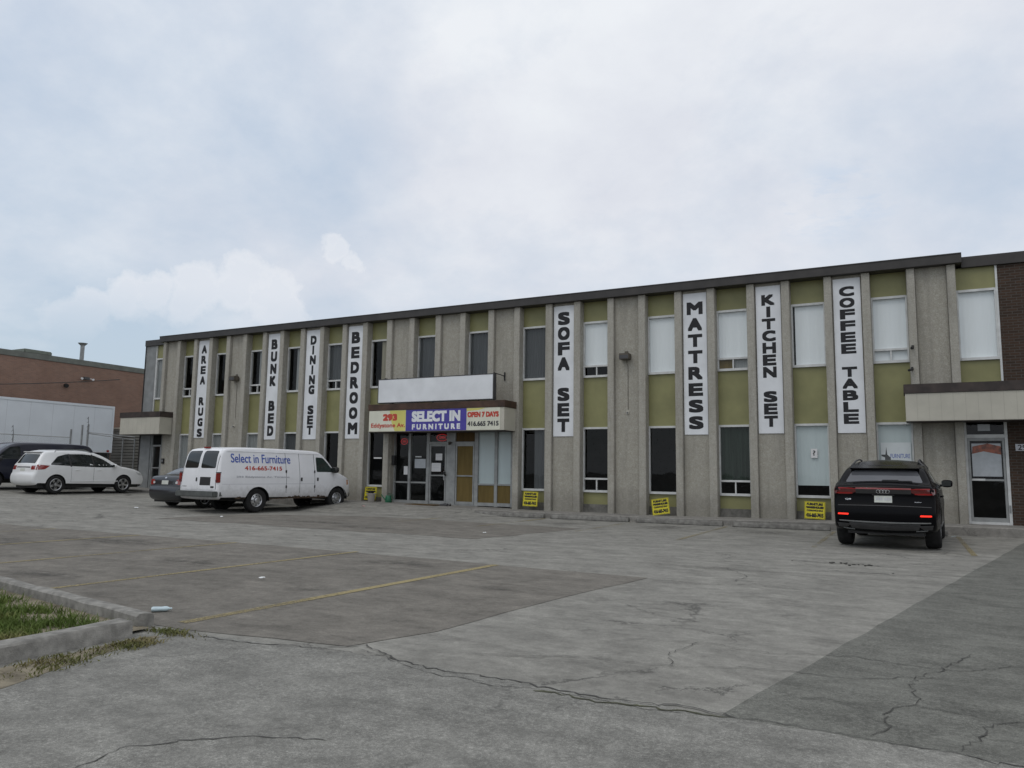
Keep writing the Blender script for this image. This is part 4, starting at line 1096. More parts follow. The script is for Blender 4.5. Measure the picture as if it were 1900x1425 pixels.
for sg in (1, -1):
    L_ = patch('tail_light', rpoly([(sg * .52, .93), (sg * .8, .93), (sg * .8, 1.09), (sg * .5, 1.08)], .03), c.rear, 'lens', t, .006)
    patch('tail_light_wrap', rpoly([(.11, .92), (.42, .95), (.60, 1.09), (.17, 1.13)], .03), lambda u, z, o, sg=sg: c.side(u, z, o, sg), 'lens', L_, .006)
    patch('headlight', rpoly([(4.35, .86), (4.62, .82), (4.73, .72), (4.5, .74)], .03), lambda u, z, o, sg=sg: c.side(u, z, o, sg), 'clear', t, .006)
    MB().tube([c.side(.85, 1.62, .0, sg), (sg * .60, .95, 1.715), (sg * .60, 2.1, 1.74), c.side(2.4, 1.63, 0, sg)], .016, 8).build('roof_rail', 'steel', t)
    mirror(t, sg * (W(3.28, 1.1) - .02), 3.28, 1.12, 'white', 1.0)
patch('windscreen', rpoly([(-.66, 1.14), (.66, 1.14), (.52, 1.56), (-.52, 1.56)], .06), c.front, 'cglass', t, .004)
MB().box(-.55, .55, .33, .62, 1.605, 1.64).build('spoiler', 'white', t, .012)

# ---- white cargo van with the shop's lettering
t = placed('cargo_van', 12.04, -6.72, .015, 5, 'white cargo van with blue Select in Furniture lettering and a rusty sill', 'van'); t.scale = (1, 1.035, 1)
out = [(.22, .44), (.14, .47), (.11, .60), (.115, 1.0), (.15, 1.4), (.22, 1.78), (.28, 1.93), (.40, 2.035), (.7, 2.085), (1.6, 2.11), (3.2, 2.10), (4.1, 2.07), (4.35, 2.00), (4.6, 1.78), (4.85, 1.53), (5.02, 1.38), (5.3, 1.28), (5.62, 1.17), (5.78, 1.06), (5.83, .88), (5.85, .60), (5.80, .42), (5.72, .38)]
def WV(u, z):
    w = 1.0 - .012 * ((z - .8) / .5)**2
    if z < .62: w -= .05 * ((.62 - z) / .2)**2 * .5
    if z > 1.12: w -= (z - 1.12) * .10
    k = max(0, (.5 - u) / .5); w -= .05 * k * k
    k = max(0, (u - 4.75) / 1.1); w -= .20 * k**2.2
    k = sstep(4.5, 5.2, u); w -= .05 * k * sstep(.9, 1.4, z)
    return w
W = WV
c = Car(out, W, .075, .02, (1.6, 5.08), .475, .36)
B = c.body('body', 'vanwhite', t); c.under(t, .3, 5.6, .44, .6, .8)
for x in (-.84, .84):
    for u in (1.6, 5.08): wheel(t, x, u, .392, .24, .215, 0)
for y in (-.8, .8): pass
MB().lathe([(.0, -.9), (.06, -.9), (.06, .9), (.0, .9)], 10, Matrix.Translation((0, 1.6, .38)) @ Matrix.Rotation(R(90), 4, 'Y')).build('rear_axle', 'black', t)
# rear bumper, proud of the body
bmp = MB(); bmp.box(-.97, .97, -.04, .16, .52, .70).box(.93, .985, .16, .55, .52, .70).box(-.985, -.93, .16, .55, .52, .70)
bmp.build('bumper', 'bump', t, .025)
for sg in (1, -1):
    f = lambda u, z, o, sg=sg: c.side(u, z, o, sg)
    fr = c.rear
    D = patch('rear_door', rpoly([(sg * .012, .74), (sg * .87, .74), (sg * .80, 2.02), (sg * .012, 2.02)], .04), fr, 'vanwhite', t, .008)
    patch('window', rpoly([(sg * .07, 1.42), (sg * .79, 1.42), (sg * .74, 1.965), (sg * .07, 1.965)], .07), fr, 'cglass', D, .013)
    patch('door_gap', [(sg * .872, .76), (sg * .884, .76), (sg * .842, 1.96), (sg * .83, 1.96)], fr, 'seam', t, .003)
    L_ = MB(); L_.box(min(sg * .885, sg * .985), max(sg * .885, sg * .985), .085, .20, .97, 1.27)
    LL = L_.build('tail_light', 'lens', t, .01)
    MB().box(min(sg * .89, sg * .98), max(sg * .89, sg * .98), .08, .086, 1.0, 1.06).build('reverse_lens', 'lensd', LL)
    MB().box(min(sg * .875, sg * .989), max(sg * .875, sg * .989), .10, .21, 1.275, 1.30).build('lamp_bezel', 'seam', LL)
    FD = patch('front_door', rpoly([(3.98, .62), (4.62, .62), (4.78, .9), (4.95, 1.32), (4.36, 1.90), (3.98, 1.96)], .05), f, 'vanwhite', t, .006)
    patch('window', rpoly([(4.06, 1.34), (4.88, 1.34), (4.83, 1.42), (4.42, 1.82), (4.34, 1.85), (4.06, 1.86)], .05), f, 'cglass2', FD, .010)
    MB().box(*sorted((sg * (W(4.1, 1.1) + .005), sg * (W(4.1, 1.1) + .02))), 4.06, 4.13, 1.02, 1.14).build('handle', 'black', FD, .004)
    for u in (2.72, 3.965):
        patch('door_gap', [(u, .62), (u + .012, .62), (u + .012, 1.97), (u, 1.97)], f, 'seam', t, .003)
    patch('door_gap', [(3.3, .62), (3.312, .62), (3.312, 1.97), (3.3, 1.97)], f, 'seam', t, .003)
    MB().box(*sorted((sg * (W(3.25, 1.1) + .002), sg * (W(3.25, 1.1) + .02))), 3.34, 3.41, 1.02, 1.14).build('side_door_handle', 'black', t, .004)
    for u in (2.71, 3.955):
        for z in (.78, 1.3): MB().box(*sorted((sg * W(u, z), sg * (W(u, z) + .016))), u - .012, u + .035, z, z + .09).build('hinge', 'black', t)
    patch('belt_crease', [(.25, .93), (3.95, .93), (3.95, .918), (.25, .918)], f, 'greytxt', t, .002)
    patch('gutter', [(.45, 1.985), (4.2, 1.985), (4.2, 1.97), (.45, 1.97)], f, 'vanwhite', t, .018, skirt=.02)
    mirror(t, sg * (W(4.86, 1.38) + .0), 4.84, 1.42, 'black', 1.45)
    patch('marker_lamp', [(5.60, .88), (5.68, .88), (5.68, 1.06), (5.60, 1.06)], f, 'amber', t, .006)
    # torn rusty lower sill
    rs = MB(); u = .74
    while u < 1.12:
        du = random.uniform(.02, .05); zz = .50 + random.uniform(-.05, .03)
        rs.quad(f(u, .45, .004), f(u + du, .45, .004), f(u + du, zz + random.uniform(-.02, .02), .004), f(u, zz, .004)); u += du
    u = 2.06
    while u < 4.5:
        du = random.uniform(.03, .09); zz = .46 + random.uniform(0, .07) * (u > 2.6)
        rs.quad(f(u, .42, .004), f(u + du, .42, .004), f(u + du, zz, .004), f(u, zz, .004)); u += du
    rs.build('rust_patch', plain('dark rust', (.07, .045, .028), .9, var=.6, scale=14), t)
mb = MB(); put_bold(mb, 'Select in Furniture', .58, 2.92, 1.61, 1.90, 0, .003, 0, lambda u, z, o: c.side(u, z, .007 + o, 1)); mb.build('shop_name', 'bluetxt', t)
mb = MB(); put_bold(mb, '416-665-7415', 1.08, 2.55, 1.37, 1.51, 0, .005, 0, lambda u, z, o: c.side(u, z, .007 + o, 1)); mb.build('phone_number', 'redink', t)
mb = MB(); put_bold(mb, '293 Eddystone Av. Toronto', .75, 2.85, 1.11, 1.19, 0, .004, 0, lambda u, z, o: c.side(u, z, .007 + o, 1)); mb.build('faded_lettering', 'greytxt', t)
patch('plate_recess', [(.1, .88), (.62, .88), (.62, 1.14), (.1, 1.14)], c.rear, 'black', t, .010)
patch('door_handle', [(-.1, 1.0), (-.04, 1.0), (-.04, 1.12), (-.1, 1.12)], c.rear, 'black', t, .02)
mb = MB(); put_text(mb, 'VAN', -.8, -.58, .82, .86, 0, .01, lambda y, z: c.rear(y, z, .0095)); mb.build('badge', 'black', t)
patch('emblem', rpoly([(.64, .80), (.8, .80), (.8, .86), (.64, .86)], .03), c.rear, 'black', t, .010)
patch('windscreen', rpoly([(-.82, 1.42), (.82, 1.42), (.74, 1.93), (-.74, 1.93)], .07), c.front, 'cglass', t, .004)
MB().box(-.14, .14, .33, .40, 2.06, 2.11).build('brake_lamp', 'lens', t, .008)
bm_ = MB(); bm_.box(-.78, .78, 5.74, 5.90, .42, .62).build('front_bumper', 'dgrey', t, .04)

# ---- dark sedan half hidden by the van
t = placed('parked_car', 9.96, -6.26, gz(9.9) + .01, 0, 'dark slate sedan parked behind the rear of the white van', 'car', G4)
out = [(.14, .26), (.05, .34), (.0, .48), (.02, .62), (.08, .72), (.10, .90), (.16, 1.02), (.40, 1.06), (.62, 1.09), (1.0, 1.28), (1.35, 1.42), (1.8, 1.465), (2.3, 1.46), (2.7, 1.38), (3.1, 1.18), (3.45, 1.0), (3.9, .92), (4.25, .82), (4.45, .66), (4.54, .48), (4.45, .28), (4.38, .22)]
W = mkW(.88, 4.54, .95, 22, .9, .12, 1.1, .2)
c = Car(out, W, .08, .03, (1.02, 3.62), .36, .30)
c.body('body', 'charcoal', t); c.under(t, .2, 4.3, .18, .66, .5)
for x in (-.765, .765):
    for u in (1.02, 3.62): wheel(t, x, u, .315, .2, .205, 5)
patch('rear_window', rpoly([(-.56, 1.13), (.56, 1.13), (.48, 1.39), (-.48, 1.39)], .05), c.rear, 'rglass', t, .004)
both('window', rpoly([(.95, 1.02), (1.35, 1.33), (1.9, 1.385), (2.4, 1.36), (3.1, 1.03), (3.05, .98), (1.5, .98)], .04), c, 'cglass', t, .004)
both('pillar', [(1.95, .97), (2.02, .97), (1.99, 1.4), (1.92, 1.4)], c, 'black', t, .007)
patch('trunk_gap', [(-.7, .715), (.7, .715), (.7, .705), (-.7, .705)], c.rear, 'seam', t, .003)
patch('number_plate', [(-.16, .76), (.16, .76), (.16, .90), (-.16, .90)], c.rear, 'plate', t, .006)
patch('emblem', rpoly([(-.04, .96), (.04, .96), (.04, 1.0), (-.04, 1.0)], .02), c.rear, 'chrome', t, .008)
for sg in (1, -1):
    L_ = patch('tail_light', rpoly([(sg * .52, .77), (sg * .72, .75), (sg * .72, .95), (sg * .54, .93)], .04), c.rear, 'lens', t, .008)
    patch('reverse_lens', rpoly([(sg * .5, .8), (sg * .6, .79), (sg * .6, .88), (sg * .52, .87)], .02), c.rear, 'clear', L_, .013)
    patch('tail_light_wrap', rpoly([(.085, .76), (.18, .77), (.24, .94), (.13, .95)], .03), lambda u, z, o, sg=sg: c.side(u, z, o, sg), 'lens', L_, .008)
    mirror(t, sg * (W(3.0, 1.0) - .03), 3.0, 1.0, 'charcoal', .9)
patch('windscreen', rpoly([(-.6, 1.03), (.6, 1.03), (.5, 1.38), (-.5, 1.38)], .05), c.front, 'cglass', t, .004)

# ---- dark van at the left edge, tail to the fence
t = placed('dark_van', -1.2, -1.75, gz(-1.2) + .01, 180, 'dark navy van at the left edge, behind the white crossover', 'van')
out = [(.12, .38), (.03, .45), (.02, .7), (.06, 1.1), (.16, 1.5), (.28, 1.76), (.5, 1.88), (1.2, 1.92), (3.1, 1.91), (3.6, 1.86), (4.0, 1.66), (4.45, 1.3), (4.65, 1.18), (5.1, 1.08), (5.28, .95), (5.32, .6), (5.24, .38), (5.15, .34)]
W = mkW(.97, 5.32, 1.2, 10, .5, .06, 1.0, .16)
c = Car(out, W, .07, .025, (1.0, 4.35), .39, .34)
c.body('body', 'navy', t); c.under(t, .2, 5.1, .24, .7)
for x in (-.82, .82):
    for u in (1.0, 4.35): wheel(t, x, u, .34, .22, .21, 5)
both('window', rpoly([(3.4, 1.2), (4.36, 1.2), (4.32, 1.27), (3.95, 1.6), (3.8, 1.71), (3.4, 1.74)], .06), c, 'cglass', t, .005)
both('window', rpoly([(.35, 1.24), (1.55, 1.24), (1.5, 1.72), (.48, 1.72)], .06), c, 'cglass', t, .005)
both('door_gap', [(3.32, .45), (3.33, .45), (3.33, 1.8), (3.32, 1.8)], c, 'seam', t, .003)
both('door_handle', [(3.42, 1.04), (3.58, 1.04), (3.58, 1.08), (3.42, 1.08)], c, 'black', t, .02, skirt=.02)
patch('rear_window', rpoly([(-.68, 1.22), (.68, 1.22), (.6, 1.7), (-.6, 1.7)], .06), c.rear, 'cglass', t, .004)
patch('windscreen', rpoly([(-.72, 1.28), (.72, 1.28), (.62, 1.78), (-.62, 1.78)], .06), c.front, 'rglass', t, .004)
for sg in (1, -1):
    patch('tail_light', rpoly([(sg * .78, .8), (sg * .88, .8), (sg * .86, 1.16), (sg * .78, 1.16)], .02), c.rear, 'lens', t, .006)
    patch('headlight', rpoly([(sg * .5, .78), (sg * .76, .78), (sg * .76, .92), (sg * .5, .92)], .02), c.front, 'clear', t, .006)
    mirror(t, sg * W(4.3, 1.2), 4.3, 1.22, 'black', 1.2)

# ---- black coupe-like crossover with lit rear lamps
t = placed('parked_car', 31.70, -6.70, .012, 3.2, 'black crossover car with lit red rear fog lamps parked below COFFEE TABLE', 'car', G4)
out = [(.30, .36), (.18, .40), (.06, .50), (.02, .66), (.03, .80), (.08, .93), (.09, 1.08), (.07, 1.20), (.11, 1.25), (.24, 1.29), (.45, 1.44), (.66, 1.585), (.80, 1.635), (1.3, 1.715), (1.9, 1.765), (2.5, 1.745), (3.0, 1.62), (3.45, 1.40), (3.8, 1.22), (4.2, 1.15), (4.6, 1.05), (4.86, .88), (4.96, .68), (4.97, .5), (4.88, .34), (4.78, .30)]
W0 = mkW(.965, 4.99, 1.17, 24, .8, .07, 1.1, .2, tuck=.05, grear=.07)
def W(u, z):
    w = W0(u, z)
    for c_ in (1.02, 4.02): w += .02 * max(0, 1 - ((u - c_) / .6)**2) * sstep(.35, .6, z) * (1 - sstep(.9, 1.12, z))
    return w
c = Car(out, W, .07, .045, (1.02, 4.02), .435, .40)
c.body('body', 'blackpaint', t); c.under(t, .32, 4.7, .28, .7)
for x in (-.82, .82):
    for u in (1.02, 4.02): wheel(t, x, u, .40, .285, .28, 10)
both('window', rpoly([(.95, 1.33), (1.35, 1.53), (2.0, 1.615), (2.6, 1.59), (3.1, 1.44), (3.55, 1.24), (3.5, 1.2), (2.2, 1.22)], .04), c, 'cglass2', t, .005)
both('window_trim', [(.9, 1.205), (3.5, 1.185), (3.5, 1.175), (.9, 1.193)], c, 'chrome', t, .006)
both('pillar', [(2.18, 1.2), (2.26, 1.2), (2.2, 1.63), (2.12, 1.63)], c, 'black', t, .008)
for sg in (1, -1):
    f = lambda u, z, o, sg=sg: c.side(u, z, o, sg)
    for a, b in ((1.5, 2.22), (2.24, 3.4)):
        patch('door_gap', [(a, .5), (a + .008, .5), (a + .008, 1.18), (a, 1.18)], f, 'seam', t, .002)
        MB().tube([f(a + .08, 1.03, .005), f(a + .11, 1.03, .04), f(a + .27, 1.03, .04), f(a + .3, 1.03, .005)], .014, 8).build('handle', 'blackpaint', t)
    both_ = patch('sill_trim', [(1.5, .44), (3.5, .44), (3.5, .40), (1.5, .40)], f, 'steel', t, .01)
    mirror(t, sg * (W(3.42, 1.2) + .0), 3.4, 1.3, 'blackpaint', 1.15)
    L_ = patch('tail_light', [(sg * .50, 1.13), (sg * .62, 1.075), (sg * .89, 1.075), (sg * .89, 1.215), (sg * .50, 1.20)], c.rear, 'lensd', t, .006)
    patch('light_line', [(sg * .56, 1.09), (sg * .88, 1.085), (sg * .88, 1.115), (sg * .56, 1.115)], c.rear, 'litred2', L_, .010)
    patch('light_line', [(sg * .50, 1.185), (sg * .88, 1.19), (sg * .88, 1.212), (sg * .50, 1.2)], c.rear, 'litred2', L_, .010)
    patch('tail_light_wrap', [(.07, 1.085), (.22, 1.14), (.24, 1.20), (.09, 1.21)], f, 'lensd', L_, .006)
    patch('fog_lamp', rpoly([(sg * .64, .665), (sg * .84, .668), (sg * .84, .697), (sg * .64, .697)], .015), c.rear, 'litred', t, .008)
    patch('air_outlet', [(sg * .60, .50), (sg * .86, .50), (sg * .84, .42), (sg * .70, .42)], c.rear, 'dgrey', t, .006)
    patch('exhaust_trim', [(sg * .55, .405), (sg * .76, .41), (sg * .70, .395), (sg * .55, .395)], c.rear, 'steel', t, .010)
    MB().tube([c.side(1.2, 1.66, -.01, sg), (sg * .60, 1.32, 1.775), (sg * .60, 1.9, 1.815), (sg * .60, 2.4, 1.80), c.side(2.75, 1.64, 0, sg)], .018, 8).build('roof_rail', 'dgrey', t)
patch('light_bar', [(-.5, 1.19), (.5, 1.19), (.5, 1.21), (-.5, 1.21)], c.rear, 'lens', t, .007)
patch('light_bar_panel', [(-.5, 1.10), (.5, 1.10), (.5, 1.188), (-.5, 1.188)], c.rear, 'black', t, .004)
RW = patch('rear_window', rpoly([(-.71, 1.305), (.71, 1.305), (.60, 1.545), (-.60, 1.545)], .05), c.rear, 'rglass', t, .005)
MB().box(-.03, .52, .245, .265, 1.345, 1.36).build('wiper', 'black', RW)
o = MB().box(-.02, .28, .225, .262, 1.335, 1.375).build('wiper_arm', 'black', RW, .008)
sp = MB(); vs = []; Q = 10
for q in range(Q + 1):
    y = -.64 + 1.28 * q / Q; cr = .06 * (1 - (y / .64)**2)
    vs += [(y, .52 - cr, 1.585), (y, .50 - cr, 1.61), (y, .92, 1.69), (y, .92, 1.62)]
sp.add(vs, [(q * 4 + k, q * 4 + (k + 1) % 4, q * 4 + 4 + (k + 1) % 4, q * 4 + 4 + k) for q in range(Q) for k in range(4)] + [(0, 1, 2, 3), (Q * 4, Q * 4 + 3, Q * 4 + 2, Q * 4 + 1)])
sp.build('spoiler', 'blackpaint', t, smooth=True, angle=30)
npl = patch('number_plate', [(-.16, .905), (.16, .905), (.16, 1.055), (-.16, 1.055)], c.rear, 'plate', t, .010)
mb = MB()
for k in range(6):
    y = -.125 + k * .043 + (.02 if k > 2 else 0); mb.add([c.rear(y, .95, .012), c.rear(y + .026, .95, .012), c.rear(y + .026, 1.015, .012), c.rear(y, 1.015, .012)], [(0, 1, 2, 3)])
mb.build('plate_marks', 'greytxt', npl)
mb = MB()
for k in range(4):
    yc = -.0825 + k * .055; pts = [c.rear(yc + .036 * math.cos(a), 1.145 + .036 * math.sin(a), .012) for a in [2 * math.pi * j / 20 for j in range(21)]]; mb.tube(pts, .005, 6)
mb.build('emblem', 'chrome', t)
mb = MB(); put_text(mb, 'Q8', -.70, -.59, .95, .99, 0, .02, lambda y, z: c.rear(y, z, .008)); put_text(mb, 'quattro', .55, .67, .925, .945, 0, .01, lambda y, z: c.rear(y, z, .008)); mb.build('badge', 'chrome', t)
patch('bumper_crease', [(-.84, .845), (.84, .845), (.84, .855), (-.84, .855)], c.rear, 'dgrey', t, .006)
patch('chrome_strip', [(-.82, .545), (.82, .545), (.82, .56), (-.82, .56)], c.rear, 'steel', t, .010)
patch('diffuser', [(-.6, .42), (.6, .42), (.64, .53), (-.64, .53)], c.rear, 'dgrey', t, .005)
patch('windscreen', rpoly([(-.66, 1.25), (.66, 1.25), (.54, 1.62), (-.54, 1.62)], .06), c.front, 'cglass', t, .004)
patch('number_plate_lamp', [(-.2, 1.065), (.2, 1.065), (.2, 1.085), (-.2, 1.085)], c.rear, 'black', t, .02)

# ------------------------------------------------------------------ left background
tr = empty('semi_trailer', (-11.3, 5.6, gz(-11)), R(180), 'long white box trailer parked behind the fence before the brick wall', 'trailer')
Lr, wd, zb, zt = 13.5, 1.28, 1.32, 4.02
MB().box(-wd, wd, .02, Lr, zb, zt).build('box', 'trailer', tr)
e = MB()
for sg in (1, -1):
    x0, x1 = sorted((sg * (wd + .001), sg * (wd + .03)))
    e.box(x0, x1, 0, Lr, zt - .11, zt + .02).box(x0, x1, 0, Lr, zb - .05, zb + .12).box(x0, x1, 0, .1, zb + .12, zt - .11)
e.box(-wd, wd, -.02, .019, zt - .1, zt + .02)
e.build('rail', 'trailer', tr)
pv = MB()
for i in range(1, 11): u = Lr * i / 11; pv.box(-wd - .004, -wd - .0005, u - .004, u + .004, zb + .12, zt - .11); pv.box(wd + .0005, wd + .002, u - .004, u + .004, zb + .12, zt - .11)
pv.build('panel_seam', 'greytxt', tr)
for sg in (1, -1):
    MB().box(*sorted((sg * (wd + .03), sg * (wd + .05))), .18, .34, zb - .02, zb + .10).build('marker_lamp', 'litred2', tr, .01)
MB().box(-.5, .5, .3, Lr - .5, zb - .35, zb - .051).build('chassis', 'black', tr)
MB().box(-1.2, 1.2, .05, .2, .55, zb - .051).build('bumper', 'black', tr)
for u in (1.3, 2.5):
    for sg in (1, -1): wheel(tr, sg * 1.02, u, .5, .5, .28, 0)
for sg in (1, -1): MB().box(sg * .7 - .07, sg * .7 + .07, Lr - 3.0, Lr - 2.85, .1, zb - .051).build('landing_leg', 'steel', tr)

bb = empty('brick_warehouse', (-15, 10, gz(-15)), 0, 'long red brown brick warehouse with a grey green roof edge at the far left', 'building')
def B2(o): o.parent = bb; o.location = -Vector(bb.location); return o
B2(bx('wall', 'rbrick', None, -45, -15, -30, 45, 0, 7.95))
B2(MB().box(-45.05, -14.94, -30.05, 45.05, 7.951, 8.30).build('coping', 'cap', bevel=.02))
ch = B2(MB().tube([(-16.2, 7.25, 8.2), (-16.2, 7.25, 9.45)], .13, 16).tube([(-16.2, 7.25, 9.45), (-16.2, 7.25, 9.6)], .15, 16, .3).build('vent_pipe', 'steel', smooth=True))
rv = B2(MB().box(-17.5, -15.2, 3.0, 4.7, 8.3, 8.55).build('roof_hatch', 'hvac', bevel=.05))
sp_ = B2(MB().tube([(-14.95, 5.55, 6.55), (-14.8, 5.55, 6.5)], .13, 10).build('wall_vent', 'black'))
em = empty('flood_light', (-14.95, 6.85, 7.1), 0, 'twin-headed white flood light high on the brick warehouse wall', 'flood light')
MB().box(0, .12, -.2, .2, -.05, .12).build('housing', 'dgrey', em, .01)
for y in (-.38, .38): MB().lathe([(0, 0), (.04, 0), (.075, .12), (0, .12)], 14, Matrix.Translation((.08, y, 0)) @ Matrix.Rotation(R(100), 4, 'Y')).tube([(.06, y * .4, .03), (.06, y, .03)], .02, 6).build('lamp_head', 'paper', em, smooth=True)
cw = empty('corrugated_fence', (-7, 9, gz(-7)), 0, 'grey corrugated metal wall closing the yard between trailer and store', 'fence')
def cadd(o): o.parent = cw; o.location = -Vector(cw.location); return o
cadd(bx('sheet', 'corr', None, -15, -.1, 9, 9.12, 0, 3.95)); cadd(bx('top_rail', 'cream', None, -15, -.1, 8.96, 9.14, 3.951, 4.06))
for x in (-12, -8, -4): cadd(bx('post', 'steel', None, x - .06, x + .06, 8.9, 8.999, 0, 3.95))

# chain-link fence with a barbed wire gate post
fn = empty('chain_link_fence', (-4.5, -.9, gz(-4.5)), 0, 'thin grey chain link fence with barbed wire arms in front of the trailer', 'fence')
def F2(o): o.parent = fn; o.location = -Vector(fn.location); return o
A = Vector((-8.6, -3.1)); Bp = Vector((-1.3, .75)); dirf = (Bp - A).normalized()
def fp_(s): p = A + (Bp - A) * s; return p
def zf(s): return gz(fp_(s).x)
for s, h in ((0, 2.2), (.28, 2.2), (.62, 2.6), (.685, 2.85), (.72, 2.9), (.93, 2.35), (1, 2.35)):
    p = fp_(s); F2(MB().tube([(p.x, p.y, zf(s) - .1), (p.x, p.y, zf(s) + h)], .045 if s > .5 and s < .8 else .028, 8).build('post', 'steel'))
rl = MB()
for (a, b, ha, hb) in ((0, .62, 2.12, 2.2), (.72, 1, 2.45, 2.28), (.72, 1, 2.5, 2.42), (0, .62, .15, .15), (.72, 1, .15, .15)):
    p, q = fp_(a), fp_(b); rl.tube([(p.x, p.y, zf(a) + ha), (q.x, q.y, zf(b) + hb)], .02, 6)
F2(rl.build('rail', 'steel'))
bw = MB()
for s in (.28, .72):
    p = fp_(s); z = zf(s) + (2.2 if s < .5 else 2.85)
    bw.tube([(p.x, p.y, z), (p.x + .12, p.y - .12, z + .4)], .012, 5)
    for k in range(5): bw.tube([(p.x + .03 * k - .1, p.y - .03 * k, z - .5 + .2 * k), (p.x + .03 * k + .12, p.y - .03 * k - .05, z - .42 + .2 * k)], .007, 4)
F2(bw.build('barbed_wire', 'dgrey'))
lk = MB()
for (a, b, h) in ((0, .62, 2.15), (.72, 1, 2.3)):
    n = int((Bp - A).length * (b - a) / .11)
    for i in range(-20, n):
        for dr in (1, -1):
            s0 = a + (b - a) * i / n; s1 = s0 + (b - a) * 20 / n
            if dr < 0: s0, s1 = s1, s0
            z0, z1 = .15, h
            def clip(s): return min(max(s, a), b)
            c0, c1 = clip(s0), clip(s1)
            if abs(c1 - c0) < 1e-4: continue
            t0 = (c0 - s0) / (s1 - s0); t1 = (c1 - s0) / (s1 - s0)
            p, q = fp_(c0), fp_(c1)
            za = zf(c0) + z0 + (z1 - z0) * t0; zb_ = zf(c1) + z0 + (z1 - z0) * t1
            lk.quad((p.x, p.y, za), (q.x, q.y, zb_), (q.x, q.y, zb_ + .004), (p.x, p.y, za + .004))
F2(lk.build('mesh_wire', 'steel'))

# overhead wires
def wire(p, q, sag, lab):
    p, q = Vector(p), Vector(q); pts = [p + (q - p) * k / 16 - Vector((0, 0, sag * 4 * (k / 16) * (1 - k / 16))) for k in range(17)]
    tag(MB().tube(pts, .024, 5).build('overhead_wire', 'black'), lab, 'wire', 'overhead wires to the left of the store')
wire((.1, 8, 7.6), (-40, 24, 10.4), .4, 'upper dark overhead wire running left from the store roof')
wire((.1, 9.5, 7.2), (-40, 26, 9.4), .5, 'lower dark overhead wire running left from the store roof')
wire((-14.6, 9.0, 7.3), (-12, -12, 4.9), .35, 'sagging dark wire crossing in front of the brick warehouse wall')

# ------------------------------------------------------------------ litter
bo = MB(); Tm = Matrix.Translation((25.52, -18.33, .032)) @ Matrix.Rotation(R(48), 4, 'Z') @ Matrix.Rotation(R(90), 4, 'Y') @ Matrix.Diagonal((.6, .85, .7, 1))
bo.lathe([(0, -.13), (.035, -.13), (.042, -.11), (.04, -.05), (.036, 0), (.042, .04), (.038, .07), (.015, .11), (.015, .135), (0, .135)], 16, Tm)
tag(bo.build('plastic_bottle', 'blueplastic', smooth=True), 'crushed pale blue plastic bottle on the asphalt by the kerb corner', 'bottle')
def scrap(x, y, z, s, mat, lab, cat='litter', group='scraps of litter on the lot'):
    s *= .7
    mb = MB(); n = 9
    vs = [(x, y, z + s * .5)]
    for k in range(n):
        a = 2 * math.pi * k / n; r = s * random.uniform(.6, 1.2); vs.append((x + r * math.cos(a), y + r * math.sin(a), z + .012 + s * random.uniform(0, .5)))
    mb.add(vs, [(0, k + 1, (k + 1) % n + 1) for k in range(n)])
    return tag(mb.build('paper_scrap', mat), lab, cat, group)
scrap(9.8, -7.1, .1, .13, 'litter', 'crumpled white scrap of paper on the lot between the white crossover and the sedan')
scrap(24.7, -16.2, .01, .06, 'litter', 'tiny white scrap of paper in the dark patch between the yellow lines')
scrap(23.35, -8.0, .01, .07, 'litter', 'tiny white scrap of paper on the lot in front of the entrance')
scrap(14.3, -7.6, .01, .09, 'litter', 'small pale scrap of paper on the lot in front of the white van')
scrap(14.95, -1.9, .15, .09, 'pinkpaper', 'pink and white scrap of paper near the front wheel of the white van')
scrap(33.35, -17.6, .01, .012, 'litter', 'tiny white fleck on the dark driveway')
scrap(31.9, -10.9, .01, .035, 'crackm', 'small dark lump on the pale lot in front of the black car')
scrap(33.1, -2.1, .01, .1, 'blueplastic', 'pale blue crumpled wrapper beside the front wheel of the black car')
cn = MB().box(-.1, .1, -.06, .06, 0, .09, Matrix.Translation((25.35, -20.2, .03)) @ Matrix.Rotation(.5, 4, 'Z')).build('cardboard_box', plain('dark red card', (.1, .025, .02), .7), bevel=.015)
tag(cn, 'small dark red box lying in the grass at the left edge', 'box')

# ------------------------------------------------------------------ world, sun, camera
w = bpy.data.worlds.new('World'); sc.world = w; w.use_nodes = True
nt = w.node_tree; nt.nodes.clear()
SUN_EL, SUN_AZ = 56, 205      # azimuth clockwise from +y
out = nt.nodes.new('ShaderNodeOutputWorld'); bg = nt.nodes.new('ShaderNodeBackground')
sky = nt.nodes.new('ShaderNodeTexSky'); sky.sky_type = 'NISHITA'; sky.sun_disc = False
sky.sun_elevation = R(SUN_EL); sky.sun_rotation = R(SUN_AZ); sky.dust_density = 2.0; sky.air_density = 1.2
tc = nt.nodes.new('ShaderNodeTexCoord').outputs['Generated']
nrmz = nt.nodes.new('ShaderNodeVectorMath'); nrmz.operation = 'NORMALIZE'; nt.links.new(tc, nrmz.inputs[0]); dv = nrmz.outputs[0]
sep = nt.nodes.new('ShaderNodeSeparateXYZ'); nt.links.new(dv, sep.inputs[0])
zz = mth(nt, 'MAXIMUM', sep.outputs[2], .0)
